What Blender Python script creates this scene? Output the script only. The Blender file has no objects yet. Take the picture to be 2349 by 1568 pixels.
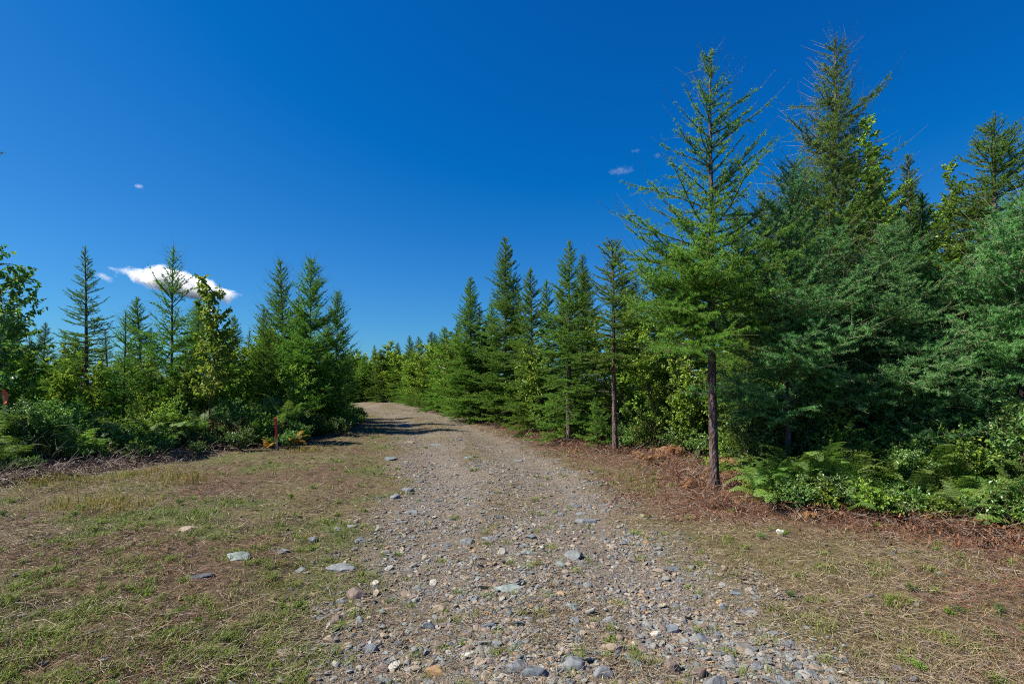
import bpy, math, random
import numpy as np
from mathutils import Vector, Matrix

sc = bpy.context.scene
C = sc.collection

# ------------------------------------------------------------------ camera, sky, sun
EYE = 1.6
FPX = 1174.5            # focal length in pixels of a 2349-pixel-wide picture (18 mm lens)
HOR = 870.0             # row of the horizon
cam = bpy.data.cameras.new("camera")
cam.lens = 18.0
cam.sensor_width = 36.0
cam.shift_y = 86.0 / 2349.0
cam.clip_start = 0.05
cam.clip_end = 6000.0
camo = bpy.data.objects.new("camera", cam)
camo.location = (0, 0, EYE)
camo.rotation_euler = (math.radians(90), 0, 0)
C.objects.link(camo)
sc.camera = camo

SUN_EL = math.radians(49)
SUN_AZ = math.radians(-97)       # clockwise from +Y; negative = left of the view
world = bpy.data.worlds.new("World")
sc.world = world
world.use_nodes = True
wt = world.node_tree
bg = wt.nodes["Background"]
sky = wt.nodes.new("ShaderNodeTexSky")
sky.sky_type = "NISHITA"
sky.sun_disc = False
sky.sun_elevation = SUN_EL
sky.sun_rotation = SUN_AZ
sky.altitude = 60
sky.air_density = 1.0
sky.dust_density = 0.35
sky.ozone_density = 2.5
sep = wt.nodes.new("ShaderNodeSeparateColor")
com = wt.nodes.new("ShaderNodeCombineColor")
wt.links.new(sky.outputs[0], sep.inputs[0])
# the camera's saturated colour rendering of a polarised blue sky: a power law per channel
for i, (k, p, lo) in enumerate(((0.186, 1.0, 1.35), (0.297, 1.10, 0.0), (0.905, 0.76, 0.0))):
    pw = wt.nodes.new("ShaderNodeMath"); pw.operation = "POWER"; pw.inputs[1].default_value = p
    if lo:
        pw.operation = "SUBTRACT"; pw.inputs[1].default_value = lo
    ml = wt.nodes.new("ShaderNodeMath"); ml.operation = "MULTIPLY"; ml.inputs[1].default_value = k
    wt.links.new(sep.outputs[i], pw.inputs[0])
    mxn = wt.nodes.new("ShaderNodeMath"); mxn.operation = "MAXIMUM"; mxn.inputs[1].default_value = 0.03
    wt.links.new(pw.outputs[0], mxn.inputs[0]); wt.links.new(mxn.outputs[0], ml.inputs[0])
    wt.links.new(ml.outputs[0], com.inputs[i])
wt.links.new(com.outputs[0], bg.inputs[0])
bg.inputs[1].default_value = 0.1

sun = bpy.data.lights.new("sun", "SUN")
sun.energy = 5.0
sun.angle = math.radians(0.53)
sun.color = (1.0, 0.94, 0.84)
suno = bpy.data.objects.new("sun", sun)
S = Vector((math.cos(SUN_EL) * math.sin(SUN_AZ), math.cos(SUN_EL) * math.cos(SUN_AZ), math.sin(SUN_EL)))
suno.rotation_euler = S.to_track_quat("Z", "Y").to_euler()
suno.location = (-20, 5, 20)
C.objects.link(suno)

sc.view_settings.view_transform = "Standard"
sc.view_settings.look = "None"
sc.view_settings.gamma = 1.0
sc.view_settings.exposure = 1.0
sc.cycles.max_bounces = 7
sc.cycles.diffuse_bounces = 5
sc.cycles.glossy_bounces = 1
sc.cycles.transmission_bounces = 3
sc.cycles.volume_bounces = 6
sc.cycles.use_denoising = False
sc.cycles.pixel_filter_type = "BLACKMAN_HARRIS"
sc.cycles.filter_width = 1.05

# ------------------------------------------------------------------ noise and helpers
def hash2(ix, iy, seed):
    h = (ix.astype(np.int64) * 374761393 + iy.astype(np.int64) * 668265263 + seed * 2147483647) & 0xFFFFFFFF
    h = ((h ^ (h >> 13)) * 1274126177) & 0xFFFFFFFF
    return ((h ^ (h >> 16)) & 0xFFFF) / 65535.0

def vnoise(x, y, seed=0):
    x = np.asarray(x, float); y = np.asarray(y, float)
    ix = np.floor(x); iy = np.floor(y)
    fx = x - ix; fy = y - iy
    fx = fx * fx * (3 - 2 * fx); fy = fy * fy * (3 - 2 * fy)
    a = hash2(ix, iy, seed); b = hash2(ix + 1, iy, seed)
    c = hash2(ix, iy + 1, seed); d = hash2(ix + 1, iy + 1, seed)
    return (a * (1 - fx) + b * fx) * (1 - fy) + (c * (1 - fx) + d * fx) * fy

def fbm(x, y, seed=0, octs=3):
    s = 0.0; a = 0.5; t = 0.0
    for o in range(octs):
        s = s + a * vnoise(np.asarray(x) * 2 ** o, np.asarray(y) * 2 ** o, seed + o * 17)
        t += a; a *= 0.5
    return s / t

def smooth(e0, e1, x):
    t = np.clip((np.asarray(x, float) - e0) / (e1 - e0), 0, 1)
    return t * t * (3 - 2 * t)

RD = np.array([0, 2.7, 5.7, 8.2, 14.5, 23.5, 34, 42, 60])
RC = np.array([0.5, 0.38, 0.05, -0.25, -1.65, -4.8, -9.0, -13.5, -27])
def road_c(y): return np.interp(y, RD, RC)
def road_hw(y): return np.interp(y, [0, 2.7, 5.7, 14.5, 34], [1.62, 1.58, 1.62, 1.7, 1.9])
def right_edge(y):   # foot of the plants on the right
    return np.interp(y, [0, 4.4, 5.0, 5.5, 5.8, 6.2, 7.2, 9.9, 10.7, 12.5, 16.3, 22, 34, 42, 60],
                        [6.5, 5.8, 5.0, 4.3, 3.55, 3.1, 3.3, 3.05, 2.5, 1.6, 0.5, -1.5, -5.6, -9.5, -22])
def left_edge(y):
    return np.interp(y, [0, 6.5, 7.8, 8.9, 10.4, 11.5, 13.4, 18.8, 23.5, 34, 42, 60],
                        [-9.6, -8.6, -7.8, -7.4, -6.7, -5.3, -5.1, -5.7, -7.6, -12.0, -17, -31])

def gz(x, y):
    """height of the ground"""
    x = np.asarray(x, float); y = np.asarray(y, float)
    z = 0.05 * (fbm(x * 0.9, y * 0.9, 3) - 0.5) + 0.35 * (fbm(x * 0.13, y * 0.13, 9) - 0.5) * smooth(6, 30, np.abs(y) + np.abs(x) * 0.3)
    u = (x - road_c(y)) / road_hw(y)
    z = z + 0.03 * np.exp(-((u - 0.0) / 0.35) ** 2) - 0.035 * np.exp(-((np.abs(u) - 0.55) / 0.25) ** 2)
    z = z + 0.07 * smooth(1.0, 1.8, np.abs(u))
    z = z + (0.055 * (fbm(x * 2.3, y * 2.3, 6, 2) - 0.5) + 0.03 * (vnoise(x * 7, y * 7, 8) - 0.5)) * smooth(0.9, 1.5, np.abs(u)) * (np.abs(x) < 14)
    z = z - 0.075 * np.clip(y - 36, 0, 60) + 0.02 * (fbm(x * 3.1, y * 3.1, 5) - 0.5)
    return z
def gzf(x, y): return float(gz(np.array([x]), np.array([y]))[0])

def X(px, d): return (px - 1174.5) / FPX * d
def DY(py): return 1.6 * FPX / (py - HOR)          # distance of a ground point seen at row py
def HT(py, d): return (HOR - py) / FPX * d + EYE   # height seen at row py at distance d

def mesh_np(name, v, f, attrs=None, smooth_=False):
    """v (n,3), f (m,k) with one k"""
    v = np.ascontiguousarray(v, np.float32); f = np.ascontiguousarray(f, np.int32)
    me = bpy.data.meshes.new(name)
    k = f.shape[1]
    me.vertices.add(len(v)); me.vertices.foreach_set("co", v.ravel())
    me.loops.add(f.size); me.loops.foreach_set("vertex_index", f.ravel())
    me.polygons.add(len(f)); me.polygons.foreach_set("loop_start", np.arange(0, f.size, k, dtype=np.int32))
    me.update(calc_edges=True)
    for an, (ty, data) in (attrs or {}).items():
        a = me.attributes.new(an, ty, "POINT")
        a.data.foreach_set("color" if ty == "FLOAT_COLOR" else "value", np.ascontiguousarray(data, np.float32).ravel())
    me.polygons.foreach_set("use_smooth", np.full(len(f), smooth_, dtype=bool))
    me.validate(verbose=False)
    return me

def link(name, me, mat, parent=None):
    o = bpy.data.objects.new(name, me)
    C.objects.link(o)
    if mat and not me.materials: me.materials.append(mat)
    if parent: o.parent = parent
    return o

def tag(o, label=None, cat=None, group=None, kind=None):
    for k, v in (("label", label), ("category", cat), ("group", group), ("kind", kind)):
        if v: o[k] = v
    return o

def empty(name, loc=(0, 0, 0), rz=0):
    o = bpy.data.objects.new(name, None)
    o.empty_display_size = 0.2
    o.location = loc; o.rotation_euler = (0, 0, rz)
    C.objects.link(o)
    return o

def dup(root, loc, rz=0, s=(1, 1, 1), tilt=(0, 0), label=None, group=None, name=None):
    r = root.copy(); C.objects.link(r)
    if name: r.name = name
    r.location = loc; r.rotation_euler = (tilt[0], tilt[1], rz); r.scale = s
    if label: r["label"] = label
    if group: r["group"] = group
    for ch in list(root.children):
        c = ch.copy(); C.objects.link(c); c.parent = r
    return r

# ------------------------------------------------------------------ materials
def new_mat(name):
    m = bpy.data.materials.new(name); m.use_nodes = True
    nt = m.node_tree; nt.nodes.clear()
    out = nt.nodes.new("ShaderNodeOutputMaterial")
    return m, nt, out

def leaf_mat(name, stops, trans=0.3, gloss=0.06, rough=0.55, var=0.22):
    """stops: colours along the 'tint' attribute, shifted a little from plant to plant"""
    m, nt, out = new_mat(name); N = nt.nodes; L = nt.links
    at = N.new("ShaderNodeAttribute"); at.attribute_name = "tint"
    rp = N.new("ShaderNodeValToRGB")
    el = rp.color_ramp.elements
    el[0].position = 0; el[0].color = (*stops[0], 1)
    el[1].position = 1; el[1].color = (*stops[-1], 1)
    for i, c in enumerate(stops[1:-1]):
        e = el.new((i + 1) / (len(stops) - 1)); e.color = (*c, 1)
    L.new(at.outputs["Fac"], rp.inputs[0])
    oi = N.new("ShaderNodeObjectInfo")
    mr = N.new("ShaderNodeMapRange"); mr.inputs[3].default_value = 1 - var; mr.inputs[4].default_value = 1 + var
    L.new(oi.outputs["Random"], mr.inputs[0])
    hs = N.new("ShaderNodeHueSaturation")
    mh = N.new("ShaderNodeMapRange"); mh.inputs[3].default_value = 0.5 - var * 0.04; mh.inputs[4].default_value = 0.5 + var * 0.04
    L.new(oi.outputs["Random"], mh.inputs[0]); L.new(mh.outputs[0], hs.inputs["Hue"])
    L.new(mr.outputs[0], hs.inputs["Value"]); L.new(rp.outputs[0], hs.inputs["Color"])
    df = N.new("ShaderNodeBsdfDiffuse"); tr = N.new("ShaderNodeBsdfTranslucent"); gl = N.new("ShaderNodeBsdfGlossy")
    gl.inputs["Roughness"].default_value = rough
    gl.inputs["Color"].default_value = (0.8, 0.85, 0.9, 1)
    L.new(hs.outputs[0], df.inputs[0]); L.new(hs.outputs[0], tr.inputs[0])
    m1 = N.new("ShaderNodeMixShader"); m1.inputs[0].default_value = trans
    m2 = N.new("ShaderNodeMixShader"); m2.inputs[0].default_value = gloss
    L.new(df.outputs[0], m1.inputs[1]); L.new(tr.outputs[0], m1.inputs[2])
    L.new(m1.outputs[0], m2.inputs[1]); L.new(gl.outputs[0], m2.inputs[2])
    L.new(m2.outputs[0], out.inputs[0])
    return m

def col_mat(name, gloss=0.04, rough=0.55, bump=0.0, bscale=60, vary=0.25, trans=0.0):
    """base colour from the 'col' attribute broken up by fine noise"""
    m, nt, out = new_mat(name); N = nt.nodes; L = nt.links
    at = N.new("ShaderNodeAttribute"); at.attribute_name = "col"
    tc = N.new("ShaderNodeTexCoord")
    ns = N.new("ShaderNodeTexNoise"); ns.inputs["Scale"].default_value = bscale; ns.inputs["Detail"].default_value = 4
    L.new(tc.outputs["Object"], ns.inputs["Vector"])
    mr = N.new("ShaderNodeMapRange"); mr.inputs[1].default_value = 0.3; mr.inputs[2].default_value = 0.7
    mr.inputs[3].default_value = 0.82 * (1 - vary); mr.inputs[4].default_value = 0.82 * (1 + vary)
    L.new(ns.outputs["Fac"], mr.inputs[0])
    mx = N.new("ShaderNodeVectorMath"); mx.operation = "SCALE"
    L.new(at.outputs["Color"], mx.inputs[0]); L.new(mr.outputs[0], mx.inputs["Scale"])
    p = N.new("ShaderNodeBsdfPrincipled")
    p.inputs["Roughness"].default_value = rough
    p.inputs["Specular IOR Level"].default_value = gloss * 6
    L.new(mx.outputs[0], p.inputs["Base Color"])
    if bump:
        b = N.new("ShaderNodeBump"); b.inputs["Strength"].default_value = bump; b.inputs["Distance"].default_value = 0.01
        L.new(ns.outputs["Fac"], b.inputs["Height"]); L.new(b.outputs[0], p.inputs["Normal"])
    if trans:
        tr = N.new("ShaderNodeBsdfTranslucent"); L.new(mx.outputs[0], tr.inputs[0])
        ms = N.new("ShaderNodeMixShader"); ms.inputs[0].default_value = trans
        L.new(p.outputs[0], ms.inputs[1]); L.new(tr.outputs[0], ms.inputs[2]); L.new(ms.outputs[0], out.inputs[0])
    else:
        L.new(p.outputs[0], out.inputs[0])
    return m

def bark_mat(name, c1, c2, c3, scale=18, zs=0.35):
    m, nt, out = new_mat(name); N = nt.nodes; L = nt.links
    tc = N.new("ShaderNodeTexCoord")
    mp = N.new("ShaderNodeMapping"); mp.inputs["Scale"].default_value = (1, 1, zs)
    L.new(tc.outputs["Object"], mp.inputs[0])
    vo = N.new("ShaderNodeTexVoronoi"); vo.inputs["Scale"].default_value = scale * 2.4
    ns = N.new("ShaderNodeTexNoise"); ns.inputs["Scale"].default_value = scale; ns.inputs["Detail"].default_value = 5
    n2 = N.new("ShaderNodeTexNoise"); n2.inputs["Scale"].default_value = 4.0; n2.inputs["Detail"].default_value = 3
    for t in (vo, ns): L.new(mp.outputs[0], t.inputs["Vector"])
    L.new(tc.outputs["Object"], n2.inputs["Vector"])
    r1 = N.new("ShaderNodeValToRGB"); e = r1.color_ramp.elements
    e[0].position = 0.35; e[0].color = (*c1, 1); e[1].position = 0.65; e[1].color = (*c2, 1)
    L.new(ns.outputs["Fac"], r1.inputs[0])
    r2 = N.new("ShaderNodeValToRGB"); e = r2.color_ramp.elements
    e[0].position = 0.55; e[0].color = (0, 0, 0, 1); e[1].position = 0.68; e[1].color = (0.8, 0.8, 0.8, 1)
    L.new(n2.outputs["Fac"], r2.inputs[0])
    mx = N.new("ShaderNodeMix"); mx.data_type = "RGBA"
    L.new(r2.outputs[0], mx.inputs[0]); L.new(r1.outputs[0], mx.inputs[6]); mx.inputs[7].default_value = (*c3, 1)
    ad = N.new("ShaderNodeMath"); ad.operation = "ADD"
    L.new(vo.outputs["Distance"], ad.inputs[0]); L.new(ns.outputs["Fac"], ad.inputs[1])
    b = N.new("ShaderNodeBump"); b.inputs["Strength"].default_value = 0.9; b.inputs["Distance"].default_value = 0.02
    L.new(ad.outputs[0], b.inputs["Height"])
    p = N.new("ShaderNodeBsdfPrincipled"); p.inputs["Roughness"].default_value = 0.85
    p.inputs["Specular IOR Level"].default_value = 0.2
    L.new(mx.outputs[2], p.inputs["Base Color"]); L.new(b.outputs[0], p.inputs["Normal"])
    L.new(p.outputs[0], out.inputs[0])
    return m

M = {}
M["larch"] = leaf_mat("larch_needles", [(0.080, 0.180, 0.016), (0.150, 0.320, 0.028), (0.260, 0.440, 0.050)], 0.45, 0.02)
M["larch_blue"] = leaf_mat("blue_larch_needles", [(0.065, 0.200, 0.045), (0.125, 0.360, 0.080), (0.240, 0.500, 0.140)], 0.48, 0.03)
M["spruce"] = leaf_mat("spruce_needles", [(0.062, 0.130, 0.013), (0.125, 0.245, 0.024), (0.235, 0.365, 0.042)], 0.38, 0.02)
M["fir"] = leaf_mat("fir_needles", [(0.075, 0.175, 0.015), (0.150, 0.315, 0.026), (0.275, 0.440, 0.045)], 0.42, 0.02)
M["leaf"] = leaf_mat("sapling_leaves", [(0.085, 0.165, 0.014), (0.170, 0.290, 0.024), (0.320, 0.410, 0.040)], 0.45, 0.035, 0.5, 0.3)
M["leaf_yellow"] = leaf_mat("yellowing_leaves", [(0.090, 0.170, 0.014), (0.175, 0.290, 0.022), (0.310, 0.390, 0.034)], 0.45, 0.02)
M["leaf_dark"] = leaf_mat("dark_leaves", [(0.055, 0.125, 0.018), (0.110, 0.225, 0.030), (0.200, 0.320, 0.048)], 0.42, 0.05, 0.5, 0.3)
M["fern"] = leaf_mat("fern_fronds", [(0.055, 0.125, 0.016), (0.105, 0.210, 0.028), (0.210, 0.300, 0.042)], 0.42, 0.035, 0.6, 0.3)
M["leaf_red"] = leaf_mat("reddening_leaves", [(0.10, 0.05, 0.015), (0.22, 0.10, 0.03), (0.20, 0.20, 0.03)], 0.35, 0.04)
M["fern_gold"] = leaf_mat("golden_fern_fronds", [(0.26, 0.17, 0.02), (0.38, 0.24, 0.03), (0.40, 0.15, 0.02)], 0.3, 0.02, 0.7)
M["fern_dead"] = leaf_mat("dead_fern_fronds", [(0.13, 0.060, 0.026), (0.24, 0.11, 0.050), (0.34, 0.21, 0.11)], 0.2, 0.01, 0.8)
M["bark"] = bark_mat("larch_bark", (0.055, 0.036, 0.030), (0.135, 0.095, 0.085), (0.21, 0.165, 0.15))
M["bark_grey"] = bark_mat("spruce_bark", (0.075, 0.055, 0.045), (0.17, 0.13, 0.115), (0.25, 0.22, 0.20))
M["twig"] = bark_mat("twig_bark", (0.085, 0.055, 0.035), (0.17, 0.12, 0.08), (0.20, 0.16, 0.11), 30, 1)
M["twig_pale"] = bark_mat("pale_twig_bark", (0.20, 0.15, 0.10), (0.30, 0.24, 0.17), (0.34, 0.29, 0.22), 30, 1)
M["stone"] = col_mat("field_stone", 0.04, 0.75, 0.7, 28, 0.3)
M["gravel"] = col_mat("gravel_stone", 0.04, 0.8, 0.3, 90, 0.2)
M["grass"] = col_mat("grass_blade", 0.04, 0.5, 0, 20, 0.1, 0.3)
M["straw"] = col_mat("dry_stem", 0.05, 0.6, 0, 20, 0.1, 0.1)

# ------------------------------------------------------------------ shared foliage geometry
def unit(a): return a / np.maximum(np.linalg.norm(a, axis=1, keepdims=True), 1e-9)

def tubes(P0, P1, R0, R1, sides=3):
    """separate short prisms, one per segment: returns v, f (triangles)"""
    P0 = np.asarray(P0, float); P1 = np.asarray(P1, float)
    n = len(P0)
    d = unit(P1 - P0)
    ref = np.where(np.abs(d[:, 2:3]) > 0.9, np.array([[1.0, 0, 0]]), np.array([[0, 0, 1.0]]))
    a = unit(np.cross(d, ref)); b = np.cross(d, a)
    ang = np.arange(sides) * 2 * math.pi / sides
    ring = a[:, None, :] * np.cos(ang)[None, :, None] + b[:, None, :] * np.sin(ang)[None, :, None]
    R0 = np.asarray(R0, float)[:, None, None]; R1 = np.asarray(R1, float)[:, None, None]
    v = np.concatenate([P0[:, None, :] + ring * R0, P1[:, None, :] + ring * R1], 1).reshape(-1, 3)
    base = (np.arange(n) * 2 * sides)[:, None]
    fs = []
    for i in range(sides):
        j = (i + 1) % sides
        fs += [np.concatenate([base + i, base + j, base + sides + j], 1), np.concatenate([base + i, base + sides + j, base + sides + i], 1)]
    return v, np.concatenate(fs, 0)

def needles(P0, P1, per_m, L, W, fwd, rng, tuft=1, lift=0.0, tbase=None, clumpy=0.35):
    """thin triangles along twig segments. tint = clump value + a little noise"""
    P0 = np.asarray(P0, float); P1 = np.asarray(P1, float)
    ln = np.linalg.norm(P1 - P0, axis=1)
    cnt = np.floor(ln * per_m + rng.random(len(ln))).astype(int)
    idx = np.repeat(np.arange(len(ln)), cnt)
    t = rng.random(len(idx))[:, None]
    p = P0[idx] * (1 - t) + P1[idx] * t
    T = unit(P1 - P0)[idx]
    sv = rng.random(len(ln))
    if tuft > 1:
        p = np.repeat(p, tuft, 0); T = np.repeat(T, tuft, 0); idx = np.repeat(idx, tuft)
    n = len(p)
    R = rng.normal(size=(n, 3)); R = unit(R - (R * T).sum(1, keepdims=True) * T)
    dvec = unit(R + T * (fwd + rng.normal(size=(n, 1)) * 0.25) + np.array([[0, 0, lift]]))
    l = L * (0.7 + 0.6 * rng.random((n, 1)))
    side = unit(np.cross(dvec, rng.normal(size=(n, 3)))) * (W / 2)
    v = np.stack([p - side, p + side, p + dvec * l], 1).reshape(-1, 3)
    f = np.arange(3 * n).reshape(-1, 3)
    tb = 0.5 if tbase is None else np.asarray(tbase)[idx]
    tint = np.clip(tb + (sv[idx] - 0.5) * clumpy + (rng.random(n) - 0.5) * 0.35, 0, 1)
    return v, f, np.repeat(tint, 3)

def leaves(P, D, L, W, rng, droop=0.3, tint=None, flat=0.5):
    """folded pointed leaves: 4 triangles on 6 vertices"""
    n = len(P)
    R = rng.normal(size=(n, 3)); R = unit(R)
    d = unit(D * 0.7 + R * 0.7 + np.array([[0, 0, -droop]]))
    up = unit(np.array([[0, 0, 1.0]]) * flat + rng.normal(size=(n, 3)) * 0.5)
    side = unit(np.cross(d, up)); nrm = np.cross(side, d)
    l = (L * (0.6 + 0.7 * rng.random((n, 1)))); w = l * (W / L) * (0.8 + 0.4 * rng.random((n, 1)))
    fold = w * 0.25
    base = P; tip = P + d * l - nrm * l * 0.15
    m1 = P + d * l * 0.35; m2 = P + d * l * 0.7
    v = np.stack([base, m1 + side * w * 0.5 + nrm * fold, m2 + side * w * 0.42 + nrm * fold * 0.6, tip,
                  m2 - side * w * 0.42 + nrm * fold * 0.6, m1 - side * w * 0.5 + nrm * fold, ], 1).reshape(-1, 3)
    b = (np.arange(n) * 6)[:, None]
    f = np.concatenate([np.concatenate([b + i for i in t], 1) for t in ((0, 1, 2), (0, 2, 3), (0, 3, 4), (0, 4, 5))], 0)
    tt = np.clip((0.5 if tint is None else tint) + (rng.random(n) - 0.5) * 0.7, 0, 1)
    return v, f, np.repeat(tt, 6)

def catm(parts):
    vs, fs, ts, o = [], [], [], 0
    for p in parts:
        vs.append(p[0]); fs.append(p[1] + o); o += len(p[0])
        if len(p) > 2: ts.append(p[2])
    return np.concatenate(vs), np.concatenate(fs), (np.concatenate(ts) if ts else None)

def trunk_mesh(path, radii, sides=10, rng=None):
    path = np.asarray(path, float); n = len(path)
    ang = np.arange(sides) * 2 * math.pi / sides
    v = []
    for i in range(n):
        wob = 1 + (0.08 * rng.normal(size=sides) if rng is not None else 0)
        r = radii[i] * wob
        v.append(np.stack([path[i, 0] + r * np.cos(ang), path[i, 1] + r * np.sin(ang), np.full(sides, path[i, 2])], 1))
    v = np.concatenate(v)
    f = []
    for i in range(n - 1):
        for j in range(sides):
            k = (j + 1) % sides
            a, b, c, d = i * sides + j, i * sides + k, (i + 1) * sides + k, (i + 1) * sides + j
            f += [(a, b, c), (a, c, d)]
    return v, np.array(f)

def V3(x, y, z): return Vector((x, y, z))

# ------------------------------------------------------------------ conifers
def conifer(seed, h, prof, z0, style="spruce", rb=0.06, extra=(), npm=None, nl=None, nw=None, step=0.30,
            lat=0.5, dens=1.0, bare_top=0.0, wob=0.02, mat=None, bark="bark", stubs=0, dirs=None, leafless=0.0, open_top=0.0):
    rnd = random.Random(seed); rng = np.random.default_rng(seed)
    ns = max(8, int(h / 0.22))
    ph = rnd.random() * 6
    def tp(z):
        s = z / h
        return V3(wob * h * (math.sin(ph + 3 * s) - math.sin(ph)) + 0.012 * math.sin(9 * s + ph), wob * h * 0.7 * (math.cos(ph + 2.5 * s) - math.cos(ph)), z)
    def tr(z): return rb * (1 - z / h) ** 0.85 + 0.004
    path = [tp(h * i / ns) for i in range(ns + 1)]
    rad = [tr(p.z) * (1 + (0.35 * math.exp(-p.z / 0.12))) for p in path]
    path[0].z -= 0.12
    tv, tf = trunk_mesh([tuple(p) for p in path], rad, 12, rng)
    W0, W1, WR0, WR1 = [], [], [], []       # wood segments
    N0, N1, NT = [], [], []                 # needle segments
    B0, B1 = [], []                         # bare young shoots
    K = [1.0]                               # how bushy the present branch is
    def seg(p, q, r0, r1, nd=True, tb=0.5):
        W0.append(tuple(p)); W1.append(tuple(q)); WR0.append(r0); WR1.append(r1)
        if nd: N0.append(tuple(p)); N1.append(tuple(q)); NT.append(tb)
    def twig(p, d, L, r, level, tb, grav):
        """a shoot with side shoots in its own plane"""
        st = 0.055 if level >= 2 else 0.075
        n = max(2, int(L / st)); st = L / n
        up = Vector((0, 0, 1))
        sgn = 1 if rnd.random() < 0.5 else -1
        for i in range(n):
            t = i / n
            d = (d + Vector((rnd.gauss(0, .05), rnd.gauss(0, .05), rnd.gauss(0, .04) + grav * st))).normalized()
            q = p + d * st
            seg(p, q, r * (1 - t) + 0.0012, r * (1 - t - 1 / n) + 0.0010, True, tb + 0.25 * t * (level >= 2))
            if level < 3 and L > 0.14 and t < 0.86 and rnd.random() < dens * (0.4 + 0.6 * K[0]):
                rem = L * (1 - t)
                l2 = min(0.30, rem * lat * rnd.uniform(0.55, 1.15)) if level == 2 else rem * lat * K[0] * rnd.uniform(0.5, 1.1)
                if l2 > 0.035:
                    side = d.cross(up)
                    if side.length < 0.1: side = Vector((1, 0, 0))
                    side.normalize(); sgn = -sgn
                    jit = rnd.gauss(0, 0.42 if style == "larch" else 0.2)
                    dd = (d * rnd.uniform(0.5, 1.0) + side * sgn + up * (jit + (0.06 if style == "spruce" else 0.0))).normalized()
                    twig(q, dd, l2, max(0.0014, r * 0.5), level + 1, tb, grav * 0.6)
            p = q
        if style == "larch" and level <= 2 and rnd.random() < bare_top:
            # long new shoot at the tip, nearly bare
            l = rnd.uniform(0.12, 0.34)
            d = (d + Vector((rnd.gauss(0, .15), rnd.gauss(0, .15), 0.25))).normalized()
            q = p + d * l; W0.append(tuple(p)); W1.append(tuple(q)); WR0.append(0.0022); WR1.append(0.0010)
            B0.append(tuple(p)); B1.append(tuple(q))
    def branch(z, az, L, el, tb, curve=None):
        p = tp(z); d = Vector((math.cos(az) * math.cos(el), math.sin(az) * math.cos(el), math.sin(el)))
        s = z / h; K[0] = 1 - open_top * float(np.interp(s, [0.42, 0.68, 1], [0, 0.75, 1]))
        g = curve if curve is not None else ((0.35 if s < 0.6 else 0.5) if style == "spruce" else (0.15 if s < 0.5 else 0.45))
        if style == "spruce" and s < 0.55: d.z -= 0.18; d.normalize()
        twig(p, d, L, min(0.014, 0.004 + 0.009 * L), 1, tb, g)
    z = z0
    while z < h * 0.985:
        s = (z - z0) / max(0.01, h - z0)
        if rnd.random() >= leafless:
            L = max(0.05, prof(z / h)) * rnd.uniform(0.72, 1.12)
            if style == "spruce":
                el = math.radians(-6 + 52 * s ** 1.3 + rnd.gauss(0, 5))
            else:
                el = math.radians(10 + 40 * s ** 1.1 + rnd.gauss(0, 11))
            az = rnd.random() * 6.283 if dirs is None else dirs(rnd)
            tb = 0.42 + rnd.uniform(-0.2, 0.2)
            branch(z, az, L, el, tb)
        z += step * rnd.uniform(0.4, 1.2) * (0.35 + 0.65 * (1 - s)) * (0.33 if style == "larch" else 0.2) * (1 + 1.5 * open_top * float(np.interp(z / h, [0.42, 0.68, 1], [0, 1, 0.6])))
    for (ez, dx, dz, dy) in extra:
        v = Vector((dx, dy, dz)); L = v.length
        branch(ez, math.atan2(v.y, v.x), L, math.asin(v.z / L), 0.5, 0.05)
    # leader
    a = tp(h * 0.93)
    twig(a, Vector((0, 0, 1)), h * 0.06, 0.004, 3, 0.6, 0)
    if style == "larch" and bare_top:
        for k in range(7):
            zz = h * rnd.uniform(0.90, 0.985); az = rnd.random() * 6.283; l = rnd.uniform(0.15, 0.36); e = rnd.uniform(-0.1, 0.6)
            p = tp(zz); q = p + Vector((math.cos(az) * math.cos(e), math.sin(az) * math.cos(e), math.sin(e))) * l
            W0.append(tuple(p)); W1.append(tuple(q)); WR0.append(0.003); WR1.append(0.0012); B0.append(tuple(p)); B1.append(tuple(q))
    S0, S1, SR0, SR1 = [], [], [], []
    for k in range(stubs):     # short dead twigs on the bare stem
        zz = rnd.uniform(0.25, z0 + 0.3); az = rnd.random() * 6.283; l = rnd.uniform(0.04, 0.22)
        p = tp(zz); d = Vector((math.cos(az), math.sin(az), rnd.uniform(-0.5, 0.3)))
        S0.append(tuple(p)); S1.append(tuple(p + d * (l + tr(zz)))); SR0.append(0.006); SR1.append(0.002)
    if stubs:
        sv, sf = tubes(S0, S1, SR0, SR1, 4)
        tv, tf, _ = catm([(tv, tf), (sv, sf)])
    wv, wf = tubes(W0, W1, WR0, WR1, 3)
    if style == "larch":
        parts = [needles(N0, N1, (npm or 46) * 1.45, (nl or 0.028) * 1.1, (nw or 0.0032) * 1.55, 0.35, rng, tuft=8, tbase=NT)]
        if B0: parts.append(needles(B0, B1, 60, 0.018, 0.0028, 0.9, rng, tuft=1, tbase=[0.5] * len(B0)))
    else:
        parts = [needles(N0, N1, (npm or 330) * 1.35, (nl or 0.022) * 1.2, (nw or 0.0042) * 1.5, 0.55, rng, tbase=NT, lift=0.15)]
    nv, nf, nt = catm(parts)
    return (tv, tf), (wv, wf), (nv, nf, nt)

HS = {}      # built height of each plant, for scaling copies
def build_conifer(name, loc, rz=0, needle="spruce", bark="bark", twig="twig", **kw):
    t, w, n = conifer(**kw)
    root = empty(name, loc, rz); HS[root.name] = kw["h"]
    link("trunk", mesh_np("trunk", t[0], t[1], smooth_=True), M[bark], root)
    link("branches", mesh_np("branches", w[0], w[1]), M[twig], root)
    link("crown", mesh_np("crown", n[0], n[1], {"tint": ("FLOAT", n[2])}), M[needle], root)
    return root

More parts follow.
